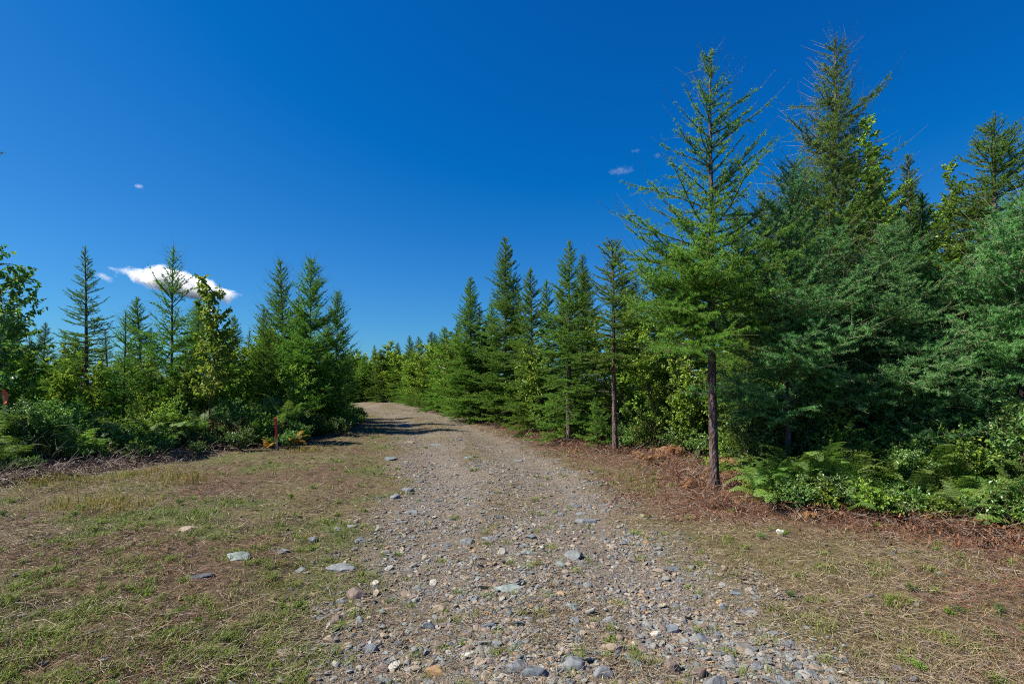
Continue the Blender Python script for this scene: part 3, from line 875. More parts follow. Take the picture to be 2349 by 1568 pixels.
def grass_parts():
    rng = np.random.default_rng(5)
    parts = []
    # short turf
    n = 420000
    y = scatter_y(n, 1.8, 34, 1.75, rng); x = rng.uniform(-1.12, 1.12, n) * (y + 0.6)
    gr = m_green(x, y); rd = m_track(x, y); br = m_brown(x, y)
    tuft = smooth(0.45, 0.75, fbm(x * 7, y * 7, 81, 2))
    ok = (x > left_edge(y) - 0.2) & (x < right_edge(y) + 0.1)
    dens = rd * (0.06 * tuft + 0.10 * (fbm(x * 2, y * 2, 83) > 0.58)) + (1 - rd) ** 1.5 * (0.30 + 0.70 * gr) * (0.20 + 0.80 * tuft) * (1 - 0.5 * br)
    k = ok & (rng.random(n) < dens); x, y, gr, br, tuft = x[k], y[k], gr[k], br[k], tuft[k]; n = len(x)
    h = (0.016 + 0.036 * rng.random(n) ** 1.5 + 0.026 * gr * tuft) * (1 + 0.03 * y)
    t = rng.random(n)
    col = mixc((0.110, 0.165, 0.022), (0.270, 0.320, 0.065), t)
    dry = (rng.random(n) < 0.50 - 0.38 * gr + 0.2 * br)[:, None]
    col = np.where(dry, mixc((0.46, 0.37, 0.20), (0.20, 0.13, 0.065), rng.random(n)), col)
    parts.append(blades(x, y, h, rng.uniform(0.2, 1.6, n), 0.0028 * (1 + 0.22 * y) * (0.7 + 0.6 * rng.random(n)), col, rng))
    # green tufts
    nt_ = 2200
    ty = scatter_y(nt_, 2.2, 26, 1.4, rng); tx = rng.uniform(-1, 1, nt_) * (ty + 0.5)
    g2 = m_green(tx, ty); rr = m_road(tx, ty)
    k = (tx > left_edge(ty) - 0.3) & (tx < right_edge(ty) + 0.2) & (rng.random(nt_) < np.where(rr > 0.5, 0.35, 0.25 + 0.75 * g2))
    tx, ty = tx[k], ty[k]
    # taller tufts seen by the left plants
    ex = [(X(340, 8.1), 8.1, .5), (X(420, 7.7), 7.7, .4), (X(150, 7.4), 7.4, .6), (X(90, 7.6), 7.6, .4), (X(200, 6.3), 6.3, .5), (X(270, 6.0), 6.0, .4), (X(1730, 6.5), 6.5, .2), (X(700, 10.9), 10.9, .3)]
    m = rng.integers(14, 46, len(tx))
    bx = np.repeat(tx, m) + rng.normal(size=m.sum()) * 0.022; by = np.repeat(ty, m) + rng.normal(size=m.sum()) * 0.022
    hs = np.repeat(rng.uniform(0.03, 0.075, len(tx)), m) * rng.uniform(0.6, 1.2, m.sum())
    t = rng.random(m.sum()); col = mixc((0.110, 0.185, 0.022), (0.290, 0.360, 0.070), t)
    parts.append(blades(bx, by, hs, rng.uniform(0.3, 1.4, len(bx)), 0.0028 * (1 + 0.18 * by), col, rng))
    for (cx, cy, rad) in ex:
        q = 300; bx = cx + rng.normal(size=q) * rad * 0.6; by = cy + rng.normal(size=q) * rad * 0.5; t = rng.random(q)
        parts.append(blades(bx, by, rng.uniform(0.04, 0.19, q), rng.uniform(0.2, 1.0, q), np.full(q, 0.006), mixc((0.13, 0.19, 0.02), (0.46, 0.30, 0.08), t), rng))
    return cat3(parts)
v, f, c = grass_parts()
tag(link("grass", mesh_np("grass", v, f, {"col": ("FLOAT_COLOR", c)}), M["grass"]), "short patchy green and yellow grass on the verges", kind="stuff")

def arcs(x, y, z, az, pitch, L, w, bend, col, rng, segs=3, sides=3):
    """curved thin stems; many at once"""
    n = len(x); p = np.stack([x, y, z], 1)
    d = np.stack([np.cos(az) * np.cos(pitch), np.sin(az) * np.cos(pitch), np.sin(pitch)], 1)
    P0, P1, R0, R1 = [], [], [], []
    wig = rng.normal(size=(segs, n, 3)) * 0.16
    for s in range(segs):
        d = unit(d + np.stack([np.zeros(n), np.zeros(n), -bend], 1) + wig[s])
        q = p + d * (L / segs)[:, None]
        g_ = gz(q[:, 0], q[:, 1]) + 0.004; q[:, 2] = np.maximum(q[:, 2], g_)
        P0.append(p); P1.append(q); R0.append(w / 2 * (1 - 0.7 * s / segs)); R1.append(w / 2 * (1 - 0.7 * (s + 1) / segs)); p = q
    v, f = tubes(np.concatenate(P0), np.concatenate(P1), np.concatenate(R0), np.concatenate(R1), sides)
    cc = np.concatenate([np.concatenate([col, np.ones((n, 1))], 1)] * segs)
    return v, f, np.repeat(cc, 2 * sides, 0)

def straw_parts():
    rng = np.random.default_rng(15); parts = []
    n = 250000
    y = scatter_y(n, 1.8, 26, 1.8, rng); x = rng.uniform(-1.12, 1.12, n) * (y + 0.6)
    rd = m_track(x, y); br = m_brown(x, y); gr = m_green(x, y)
    ok = (x > left_edge(y) - 0.2) & (x < right_edge(y) + 0.2)
    cl = smooth(0.35, 0.7, fbm(x * 4, y * 4, 91, 2))
    k = ok & (rng.random(n) < rd * (0.08 + 0.18 * (cl > 0.7)) + (1 - rd) * (0.3 + 0.7 * cl) * (1 - 0.5 * gr)); x, y, br = x[k], y[k], br[k]; n = len(x)
    t = rng.random(n)
    c1 = mixc((0.50, 0.40, 0.25), (0.17, 0.115, 0.065), t ** 0.6); c2 = mixc((0.36, 0.175, 0.095), (0.13, 0.065, 0.04), t ** 0.7); c3 = mixc((0.40, 0.32, 0.29), (0.16, 0.12, 0.11), t)
    u = rng.random(n)[:, None]
    col = np.where(u < 0.18, c3, np.where(rng.random(n)[:, None] < br[:, None] * 0.95, c2, c1))
    L = rng.uniform(0.025, 0.13, n) * (1 + 0.05 * y)
    parts.append(arcs(x, y, gz(x, y) + rng.uniform(0.002, 0.030, n), rng.random(n) * 6.283, rng.normal(size=n) * 0.34, L, 0.0021 * (1 + 0.17 * y), np.full(n, 0.05), col, rng, 2))
    # a few long pale stems lying about
    n = 210; y = scatter_y(n, 2.3, 12, 1.4, rng); x = rng.uniform(-1, 1, n) * y
    k = (x > left_edge(y)) & (x < right_edge(y)); x, y = x[k], y[k]; n = len(x)
    parts.append(arcs(x, y, gz(x, y) + 0.015, rng.random(n) * 6.283, np.full(n, 0.02), rng.uniform(0.12, 0.38, n), rng.uniform(0.003, 0.005, n), np.full(n, 0.01), mixc((0.48, 0.40, 0.27), (0.33, 0.24, 0.14), rng.random(n)), rng, 5))
    return cat3(parts)
v, f, c = straw_parts()
tag(link("dry_litter", mesh_np("dry_litter", v, f, {"col": ("FLOAT_COLOR", c)}), M["straw"]), "dry straw and twig litter over the verges", kind="stuff")

def brush_parts(side):
    rng = np.random.default_rng(25 if side > 0 else 26); parts = []
    n = 26000 if side > 0 else 20000
    if side > 0:
        y = scatter_y(n, 3.2, 26, 1.3, rng); off = np.where(rng.random(n) < 0.65, rng.normal(size=n) * 0.38 - 0.25, -rng.random(n) * 2.0)
        x = right_edge(y) + off
        keep = (rng.random(n) < 0.3 + 0.7 * smooth(0.4, 0.6, fbm(x * 1.3, y * 1.3, 95))) & (x - road_c(y) > 1.2)
        hmul = 1.0
    else:
        y = scatter_y(n, 5.5, 15, 1.01, rng); off = np.abs(rng.normal(size=n)) * 0.8 - 0.75
        x = left_edge(y) - off + 0.25
        keep = rng.random(n) < smooth(-0.50, -0.72, x / y) * (0.3 + 0.7 * smooth(0.4, 0.6, fbm(x * 1.3, y * 1.3, 96)))
        hmul = 1.25
    x, y = x[keep], y[keep]; n = len(x); t = rng.random(n)
    if side > 0: col = mixc((0.235, 0.115, 0.062), (0.125, 0.058, 0.035), t)
    else: col = mixc((0.34, 0.245, 0.18), (0.15, 0.095, 0.065), t)
    pale = rng.random(n) < 0.20
    col = np.where(pale[:, None], mixc((0.46, 0.38, 0.31), (0.28, 0.21, 0.17), t), col)
    L = rng.uniform(0.10, 0.34, n) * hmul; L[pale] *= 1.3
    far_ = np.abs(x - np.where(x > 0, right_edge(y), left_edge(y))); low_ = np.where(far_ > 0.8, 0.3, 1.0)
    parts.append(arcs(x, y, gz(x, y) + rng.uniform(0, 0.10, n) * hmul * low_, rng.random(n) * 6.283, rng.uniform(-0.1, 1.0, n) * low_, L * (0.5 + 0.5 * low_), rng.uniform(0.0022, 0.0055, n) * (1 + 0.06 * y), rng.uniform(0.1, 0.5, n), col, rng, 4))
    # curled scraps of old fronds
    m = n // 2; i = rng.integers(n, size=m); bx = x[i] + rng.normal(size=m) * 0.08; by = y[i] + rng.normal(size=m) * 0.08
    zz = gz(bx, by) + rng.uniform(0, 0.16, m) * hmul * low_[i]
    cc = mixc((0.27, 0.115, 0.05), (0.13, 0.055, 0.03), rng.random(m)) if side > 0 else mixc((0.17, 0.10, 0.07), (0.09, 0.055, 0.04), rng.random(m))
    parts.append(blades(bx, by, rng.uniform(0.02, 0.06, m), rng.uniform(0.5, 2.0, m), rng.uniform(0.006, 0.018, m), cc, rng, zz))
    return cat3(parts)
for side, lab in ((1, "red-brown tangle of dead bracken and twigs below the right-hand plants"), (-1, "grey-brown tangle of dead stems below the left-hand plants")):
    v, f, c = brush_parts(side)
    tag(link("dead_brush", mesh_np("dead_brush", v, f, {"col": ("FLOAT_COLOR", c)}), M["straw"]), lab, kind="stuff")

# ================================================================== TREES
def place(root, px, d, label=None, cat=None, group=None, rz=None, off=(0, 0)):
    x = X(px, d) + off[0]
    root.location = (x, d, gzf(x, d))
    if rz is not None: root.rotation_euler.z = rz
    tag(root, label, cat, group)
    return root

def cone(w, top=0.03, p=0.78, low=0.0, shape=None):
    def f(s):
        v = w * (1 - s) ** p + top
        if s < low: v *= 0.6 + 0.4 * s / low
        return v
    return f
def prof_pts(*pts):
    xs_ = [p[0] for p in pts]; ys_ = [p[1] for p in pts]
    return lambda s: float(np.interp(s, xs_, ys_))

# ---- the tall larch beside the track, bare stem below, ragged long-armed top
h = HT(112, 6.95)
R1 = build_conifer("larch_tree", (0, 0, 0), needle="larch", bark="bark", twig="twig", seed=11, h=h, style="larch", rb=0.060, z0=2.1,
     prof=prof_pts((0, 1.4), (0.33, 1.6), (0.45, 1.55), (0.6, 1.15), (0.72, 0.78), (0.85, 0.42), (1, 0.12)), step=0.215, lat=0.52, dens=0.95,
     bare_top=0.6, stubs=22, wob=0.006, open_top=0.42,
     extra=[(5.05, -.40, .57, .05), (4.85, -.58, .38, -.1), (4.45, -.67, .42, .1), (3.86, -1.23, .43, -.1), (4.05, -.62, .45, -.2),
            (5.3, .37, .28, .1), (5.0, .66, .72, 0.05), (4.7, .89, .57, -.1), (4.9, .73, .46, .2), (2.7, -1.35, .15, -.3), (2.5, -1.2, .1, .2), (3.1, -1.2, .2, .1),
            (2.6, 1.2, .3, -.5), (2.45, .6, .15, -.9), (2.25, -1.45, .25, .1), (2.9, -1.5, .45, -.2), (2.35, -.9, .05, -1.0), (3.3, -1.4, .5, .1), (2.2, 1.3, .35, .1), (3.0, 1.4, .5, -.1), (2.75, -.4, .2, -1.3), (2.15, -.3, .0, -1.2)])
place(R1, 1640, 6.95, "tall larch with a bare brown stem beside the track, nearest tree on the right", "larch tree")

# ---- second tall larch behind it
R2 = build_conifer("larch_tree", (0, 0, 0), needle="larch", bark="bark_grey", twig="twig_pale", seed=23, h=HT(105, 8.2), style="larch", rb=0.07, z0=1.3,
     prof=prof_pts((0, 1.0), (0.4, 1.6), (0.6, 1.2), (0.75, 0.75), (0.88, 0.42), (1, 0.14)), step=0.19, lat=0.55, dens=0.95, bare_top=0.7, wob=0.008, open_top=0.12,
     extra=[(5.55, .80, .95, 0), (5.9, -.75, -.02, .1), (5.1, -.85, .55, .1), (5.0, .9, .3, .3), (4.3, -1.2, .5, -.2)])
place(R2, 1900, 8.2, "tallest larch, standing behind the front larch, thin bent bare tip", "larch tree")

R3 = build_conifer("larch_tree", (0, 0, 0), needle="larch_blue", bark="bark", twig="twig_pale", seed=37, h=HT(372, 7.0), style="larch", rb=0.045, z0=0.9,
     prof=prof_pts((0, 1.3), (0.35, 1.55), (0.6, 1.15), (0.8, 0.7), (1, 0.12)), step=0.16, lat=0.55, dens=1.0, bare_top=0.5, wob=0.012, open_top=0.25,
     extra=[(3.3, -.9, .7, 0), (3.0, .9, .8, -.2), (2.3, .7, .5, -.9), (2.1, 1.1, .5, -.7), (1.9, .2, .3, -1.1), (2.4, -.3, .3, -1.1)])
place(R3, 1812, 7.0, "dense bluish green larch between the two tall larches", "larch tree")

R4 = build_conifer("larch_tree", (0, 0, 0), needle="larch_blue", bark="bark", twig="twig_pale", seed=41, h=HT(520, 6.7), style="larch", rb=0.04, z0=0.5,
     prof=prof_pts((0, 1.3), (0.35, 1.6), (0.6, 1.2), (0.8, 0.7), (1, 0.1)), step=0.15, lat=0.55, dens=1.0, bare_top=0.25, wob=0.012,
     extra=[(2.2, -.6, .4, -.9), (1.9, -1.0, .4, -.6), (1.6, -.2, .3, -1.2)])
place(R4, 2060, 6.9, "bushy blue-green larch with long soft sprays over the ferns", "larch tree")
R4b = dup(R4, (0, 0, 0), 2.3, (1.02, 1.02, 1.05), label="blue-green larch at the right edge, in front of the tall spruce")
x = X(2330, 6.3); R4b.location = (x, 6.3, gzf(x, 6.3))

# ---- spruces
def spruce(seed, px, d, top, label, w=1.0, z0=0.5, needle="spruce", rb=0.05, name="spruce_tree", **kw):
    h = HT(top, d) - gzf(X(px, d), d)
    a = dict(seed=seed, h=h, style="spruce", rb=rb, z0=z0, prof=kw.pop("prof", cone(w * 1.12)), step=kw.pop("step", 0.235), lat=0.5, dens=0.95, wob=0.006)
    tw = kw.pop("twig", "twig"); bk = kw.pop("bark", "bark_grey")
    a.update(kw)
    r = build_conifer(name, (0, 0, 0), needle=needle, bark=bk, twig=tw, **a)
    place(r, px, d, label, "fir tree" if name == "fir_tree" else "spruce tree")
    return r
S9 = spruce(51, 1410, 10.7, 548, "slim spruce with a bare lower stem beside the track, left of the tall larch", z0=1.75, rb=0.058,
       prof=prof_pts((0, .5), (.4, .85), (.55, .75), (.75, .66), (.9, .42), (1, .06)), step=0.26, stubs=14, bark="bark")
S10 = spruce(53, 1306, 12.4, 548, "broad dense spruce left of the slim bare-stemmed one", w=1.25, z0=0.25, rb=0.06, step=0.21)
S11 = spruce(57, 1158, 17.5, 540, "tallest dark spruce in the row along the right of the track", w=1.45, z0=0.3, rb=0.08, nw=0.006, nl=0.028, npm=240, step=0.28,
       prof=prof_pts((0, 1.5), (.2, 1.7), (.5, 1.2), (.8, .6), (1, .06)))
S5 = spruce(61, 2290, 8.6, 265, "tall open dark spruce with a pale stem at the right edge", z0=2.5, rb=0.075, step=0.32, prof=prof_pts((0, 1.0), (.5, 1.1), (.8, .85), (.93, .42), (1, .06)), lat=0.55)
S6 = spruce(67, 2082, 11, 350, "small pointed spruce top behind the broadleaf trees on the right", w=1.1, z0=1.0, rb=0.06, nw=0.005)
F13 = spruce(71, 1222, 15, 612, "bright green fir between the tallest spruce and the broad one", w=1.2, z0=0.2, needle="fir", name="fir_tree", nw=0.0055, nl=0.026, npm=260)
L2 = spruce(73, 202, 13, 562, "open-branched spruce with stepped limbs left of the cloud", z0=0.6, rb=0.055, prof=prof_pts((0, 1.15), (.3, 1.1), (.6, .62), (.85, .28), (1, .05)), step=0.31, dens=0.9)

def larch(seed, px, d, top, label, **kw):
    h = HT(top, d) - gzf(X(px, d), d)
    a = dict(seed=seed, h=h, style="larch", rb=0.045, z0=0.5, step=0.24, lat=0.5, dens=0.9, bare_top=0.6, open_top=0.25, wob=0.01, nw=0.005, nl=0.03, npm=36)
    nd = kw.pop("needle", "larch"); a.update(kw)
    r = build_conifer("larch_tree", (0, 0, 0), needle=nd, bark="bark_grey", twig="twig", **a)
    return place(r, px, d, label, "larch tree")
L3 = larch(81, 397, 13, 566, "larch with a thin spreading top in front of the white cloud", prof=prof_pts((0, 1.0), (.3, 1.15), (.55, .8), (.8, .5), (1, .12)),
      extra=[(3.6, -.65, .75, 0), (2.4, -1.2, .6, 0), (3.7, .5, .6, .1)])
L5 = larch(83, 715, 15.5, 592, "right-hand larch of the pair at the left edge of the track, wide with upswept arms", prof=prof_pts((0, 1.3), (.35, 1.4), (.6, 1.0), (.8, .7), (1, .15)), step=0.16,
      extra=[(3.0, 1.05, .9, 0), (2.4, 1.2, .6, 0), (4.0, .45, .6, 0), (3.9, -.4, .7, 0)])
L5b = larch(85, 652, 16.2, 598, "left-hand larch of the pair at the left edge of the track, narrower", prof=prof_pts((0, 1.3), (.35, 1.4), (.6, 1.0), (.8, .55), (1, .14)), step=0.16)

# ---- copies of the conifers that fill the stands
def cp(src, px, d, top, label, group=None, ws=1.0, rz=None, name=None):
    x = X(px, d); g = gzf(x, d); hh = HT(top, d) - g; s = hh / HS[src.name]
    rnd = random.Random(int(px * 13 + d * 101))
    return dup(src, (x, d, g), rnd.random() * 6.283 if rz is None else rz, (s * ws * rnd.uniform(.85, 1.2), s * ws * rnd.uniform(.85, 1.2), s), (rnd.gauss(0, .03), rnd.gauss(0, .03)), label, group)
bpy.context.view_layer.update()
GR, GL = "conifers filling the stand right of the track", "conifers standing behind the left undergrowth"
cp(S11, 1080, 19, 632, "spruce left of and lower than the tallest dark spruce", ws=1.1)
cp(S10, 1334, 13.6, 578, "spruce whose thin top peeps out right of the broad dense spruce", ws=.8)
cp(F13, 1262, 16.5, 640, "fir half hidden between the bright fir and the broad spruce")
cp(F13, 1040, 22, 735, "young fir at the left foot of the spruce row", ws=1.0)
cp(S10, 1003, 25, 762, "far young spruce leading the row towards the bend", ws=1.0)
cp(S10, 940, 34, 768, "small far spruce with a sharp tip near the bend", ws=.9)
cp(S11, 855, 40, 790, "tiny far spruce above the bushes at the bend", ws=.8)
for px, d, tp_, k, lb in [(872, 36.5, 800, 0, "small far spruce in the middle of the bushes at the bend"), (917, 35.5, 785, 1, "small far fir left of the sharp-tipped spruce at the bend"), (966, 31, 770, 1, "far fir right of the sharp-tipped spruce"),
        (985, 27, 760, 0, "far spruce where the row of conifers begins"), (832, 38.5, 815, 1, "far low fir at the left part of the bend"), (1022, 24, 748, 1, "far fir left of the young fir at the foot of the spruce row"),
        (800, 37, 812, 0, "far low spruce where the track disappears"), (898, 39, 805, 1, "far fir behind the airy sapling at the bend"), (948, 32.5, 800, 1, "low far fir in front of the sharp-tipped spruce")]:
    cp((S10, F13)[k], px, d, tp_, lb, GR, ws=1.35)
cp(S10, 2135, 9.6, 430, "dark dense spruce right of centre in the right-hand stand", ws=1.2)
cp(S11, 2195, 10.5, 430, "dark spruce just left of the tall open spruce", ws=1.0)
cp(S10, 1700, 10.5, 470, "dark spruce behind the front larch", ws=1.2)
FILL_R = [
 (1465, 13.5, 640, 0, "conifer tip showing just right of the slim bare-stemmed spruce"),
 (1540, 12.5, 625, 1, "fir left of the tall front larch, reaching half its height"),
 (1585, 11.5, 590, 0, "spruce close behind the left sprays of the front larch"),
 (1640, 13, 520, 1, "fir directly behind the stem of the front larch"),
 (1760, 11.5, 420, 2, "spruce in the gap right of the front larch stem"),
 (1830, 10.3, 440, 1, "fir behind the dense bluish larch"),
 (1900, 11.5, 470, 0, "spruce behind the stem of the tallest larch"),
 (1975, 9.6, 470, 1, "fir below the ragged birch-like tree"),
 (2040, 12.5, 385, 0, "spruce behind and right of the birch-like tree"),
 (2110, 13, 405, 2, "conifer between the small pointed spruce top and the narrow leafy tree"),
 (2250, 11.8, 400, 0, "spruce behind the tall open spruce, on its left"),
 (2330, 10, 400, 1, "fir behind the tall open spruce, on its right"),
 (2400, 9.2, 400, 0, "spruce cut by the right edge of the photo, behind the others"),
 (1985, 8.6, 640, 0, "low spruce in the shade below the birch-like tree"),
 (2200, 8.4, 600, 1, "low fir in front of the narrow leafy tree"),
 (2440, 8, 560, 0, "near spruce just beyond the right edge of the photo"),
 (1130, 21, 690, 1, "fir showing left of the tallest dark spruce"),
 (1190, 20, 670, 0, "spruce filling the gap right of the tallest dark spruce"),
 (1350, 17, 620, 1, "fir behind the broad spruce and the slim one"),
 (1420, 16, 630, 0, "spruce behind the slim bare-stemmed spruce"),
 (1500, 16, 610, 1, "farther fir between the slim spruce and the front larch"),
 (2500, 11, 400, 1, "tall fir outside the right edge of the photo"),
 (1720, 8.8, 600, 0, "low spruce right of the bare larch stem"),
 (1680, 11, 560, 2, "conifer seen through the lower boughs of the front larch"),
 (1300, 15.5, 660, 0, "spruce behind the broad dense spruce"),
 (1100, 20.5, 700, 2, "conifer behind the two leftmost spruces of the row"),
 (2080, 8.6, 480, 1, "fir behind the bushy blue-green larch"),
 (1930, 8.9, 430, 2, "shaded spruce right beside the tallest larch")]
for (px, d, tp_, k, lb) in FILL_R:
    cp((S10, F13, S6)[k], px, d, tp_, lb, GR, ws=1.2)
cp(S10, 95, 15, 738, "small pointed spruce between the leftmost tree and the open-branched spruce")
cp(L3, 278, 12.0, 712, "short larch with one long arm left of the larch before the cloud")
cp(L2, 250, 17, 752, "low spruce right of the open-branched spruce", ws=1.3)
cp(L5b, 455, 14.5, 700, "larch half hidden behind the broadleaf sapling", ws=1.0)
cp(L5b, 604, 13.8, 706, "small larch with a thin tip left of the larch pair", ws=.9)
cp(L5, 765, 17.5, 668, "low larch at the right foot of the larch pair", ws=.9)
FILL_L = [
 (330, 14.5, 680, 1, "young fir left of the larch before the cloud"),
 (140, 17, 760, 0, "low spruce tip right of the small pointed spruce"),
 (20, 13, 700, 1, "young fir behind the dark-leaved tree at the left edge"),
 (350, 19, 750, 0, "far spruce seen left of the larch before the cloud"),
 (520, 16, 720, 1, "young fir right of the drooping-leaved sapling"),
 (560, 19, 755, 0, "far spruce between the sapling and the larch pair"),
 (60, 20, 765, 0, "far spruce tip near the left edge"),
 (700, 18.5, 680, 1, "young fir behind the larch pair"),
 (-60, 10, 640, 0, "spruce just outside the left edge of the photo"),
 (745, 20, 730, 1, "far fir behind the right-hand larch of the pair"),
 (470, 21, 765, 0, "far spruce behind the drooping-leaved sapling"),
 (170, 22, 770, 1, "far fir behind the open-branched spruce"),
 (430, 15.5, 680, 1, "fir between the larch before the cloud and the leafy sapling")]
for (px, d, tp_, k, lb) in FILL_L:
    cp((L2, F13)[k], px, d, tp_, lb, GL, ws=1.15)
# the tall tree just outside the left edge: only a few limb ends reach into view
P0_ = build_conifer("pine_tree", (0, 0, 0), needle="spruce", bark="bark_grey", twig="twig", seed=91, h=8.2, style="spruce", rb=0.08, z0=0.8,
     prof=prof_pts((0, .9), (.4, .85), (.55, .5), (.7, .35), (1, .1)), step=0.36, extra=[(6.1, .75, .2, -.2), (6.25, .7, .1, .1)])
place(P0_, -58, 11, "tall dark conifer cut off by the left edge of the photo", "pine tree")

# ================================================================== BROADLEAF TREES
B7 = build_broadleaf("birch_tree", (0, 0, 0), mat="leaf", seed=101, h=HT(278, 9.6), spread=0.85, rb=0.045, z0=2.4, leaf=0.06, leafw=0.045, n_br=120, perm=70, up=0.8)
place(B7, 2003, 9.6, "leafy birch-like tree with a ragged top right of the tallest larch", "broadleaf tree")
B8 = build_broadleaf("broadleaf_tree", (0, 0, 0), mat="leaf", seed=103, h=HT(395, 10.5), spread=0.6, rb=0.04, z0=1.6, leaf=0.06, leafw=0.042, n_br=120, perm=70, up=1.0)
place(B8, 2165, 10.3, "narrow leafy tree just left of the tall open spruce", "broadleaf tree")
B4 = build_broadleaf("broadleaf_sapling", (0, 0, 0), mat="leaf", seed=107, h=HT(642, 12), spread=0.85, rb=0.03, z0=1.0, leaf=0.095, leafw=0.055, n_br=64, perm=36, up=0.9, droop=0.9, tlo=.4, thi=1)
place(B4, 487, 12, "broadleaf sapling with drooping leaves against the right end of the cloud", "sapling")
B1 = build_broadleaf("cherry_tree", (0, 0, 0), mat="leaf_dark", seed=109, h=HT(575, 9.3), spread=1.0, rb=0.045, z0=1.0, leaf=0.085, leafw=0.042, n_br=40, perm=44, up=0.6, droop=0.9)
place(B1, -8, 9.3, "dark-leaved tree at the left edge with drooping leaf sprays", "broadleaf tree")
def cpb(src, px, d, top, label, group=None, ws=1.0):
    x = X(px, d); g = gzf(x, d); hh = HT(top, d) - g
    hs = HS[src.name]
    rnd = random.Random(int(px * 17 + d * 91)); s = hh / hs
    return dup(src, (x, d, g), rnd.random() * 6.283, (s * ws, s * ws, s), (0, 0), label, group)
YB = build_broadleaf("yellowing_tree", (0, 0, 0), mat="leaf_yellow", seed=113, h=3.4, spread=0.95, stems=3, rb=0.025, z0=0.3, leaf=0.085, leafw=0.055, n_br=30, perm=42, up=1.0)
place(YB, 905, 38, "pale yellow-green bushy tree at the bend of the track", "broadleaf tree")
GB = build_broadleaf("bushy_tree", (0, 0, 0), mat="leaf", seed=117, h=3.6, spread=0.95, stems=3, rb=0.028, z0=0.2, leaf=0.075, leafw=0.05, n_br=30, perm=48, up=1.0)
place(GB, 1120, 19, "leafy green tree at the left foot of the tallest spruce", "broadleaf tree")
bpy.context.view_layer.update()
cpb(B4, 890, 37, 780, "far sapling with a ragged airy top over the bushes at the bend", ws=1.2)
cpb(GB, 815, 44, 800, "rounded green far bush at the left end of the bushes at the bend")
GF = "broadleaf trees closing the view at the bend"
for i, (px, d, tp_, k) in enumerate([(835, 41, 835, 0), (870, 40, 815, 0), (795, 42, 840, 0), (925, 37, 800, 0), (955, 35, 795, 0), (985, 31, 785, 1), (1010, 29, 790, 0), (845, 47, 815, 1), (900, 44, 805, 1),
        (960, 42, 790, 1), (1020, 34, 770, 1), (775, 38, 830, 1), (760, 45, 815, 1), (740, 40, 820, 0), (970, 29, 815, 0), (1045, 25, 770, 0), (1065, 23, 745, 1), (1000, 27, 800, 0), (1035, 23.5, 800, 1),
        (815, 39, 850, 0), (850, 38.5, 845, 0), (885, 38, 840, 0), (915, 36, 845, 0), (945, 34.5, 840, 0), (830, 45, 820, 0), (865, 45, 815, 0), (800, 40, 850, 1), (875, 43, 800, 0), (835, 48, 805, 0), (910, 41, 800, 1), (780, 44, 820, 0)]):
    cpb((YB, GB)[k], px, d, tp_, ("yellowing", "green")[k] + " leafy tree in the bushy wall at the bend, " + ("left of the track", "closing the view", "right of the track")[0 if px < 800 else 1 if px < 960 else 2], ("yellowing trees at the bend", "green leafy trees at the bend")[k], ws=1.45)
LB_R = ["leafy tree at the left foot of the broad dense spruce", "leafy tree at the right foot of the tallest dark spruce", "leafy tree right of the slim spruce stem", "leafy tree midway between the two bare stems",
        "leafy tree just left of the front larch stem", "leafy tree top behind the slim bare-stemmed spruce", "leafy tree right of the front larch stem", "tall leafy tree below the narrow leafy one",
        "shaded leafy tree behind the bushy blue-green larch", "leafy tree low between the two bluish larches", "leafy tree low at the right edge of the photo", "leafy tree behind the dense bluish larch, on its left", "leafy tree behind the dense bluish larch, on its right"]
for i, (px, d, tp_, k) in enumerate([(1240, 14.5, 760, 1), (1190, 17.0, 790, 1), (1480, 11.8, 720, 1), (1530, 10.8, 740, 1), (1580, 10.0, 780, 1), (1450, 13.0, 660, 1), (1690, 9.0, 800, 1), (2225, 8.9, 560, 1), (2120, 8.6, 700, 1),
        (1960, 8.0, 820, 1), (2330, 7.4, 780, 1), (1780, 9.4, 560, 1), (1870, 9.0, 600, 1)]):
    cpb((YB, GB)[k], px, d, tp_, LB_R[i], "leafy trees in the right-hand stand", ws=1.15)
LB_L = ["left of the open-branched spruce", "below the small pointed spruce at left", "at the foot of the open-branched spruce, right side", "left of the larch pair", "between the leafy sapling and the larch pair",
        "behind the left-hand larch of the pair", "below the short one-armed larch", "beside the dark tree at the left edge", "under the larch before the cloud", "under the drooping-leaved sapling", "in front of the larch before the cloud",
        "low in front of the open-branched spruce", "at the foot of the larch pair", "at the right foot of the larch pair"]
for i, (px, d, tp_, k) in enumerate([(120, 14, 790, 0), (85, 16, 770, 0), (240, 13.5, 800, 1), (590, 14.5, 770, 0), (565, 17, 760, 0), (615, 17, 740, 0), (300, 15, 790, 1), (40, 11, 760, 1), (420, 12.5, 800, 1), (530, 13, 790, 1), (345, 13, 800, 1), (180, 12, 830, 0), (660, 14, 800, 1), (770, 15.5, 800, 1)]):
    cpb((YB, GB)[k], px, d, tp_, ("yellow-green", "green")[k] + " leafy bush " + LB_L[i], ("yellow-green bushes at left", "green bushes at left")[k], ws=1.1)

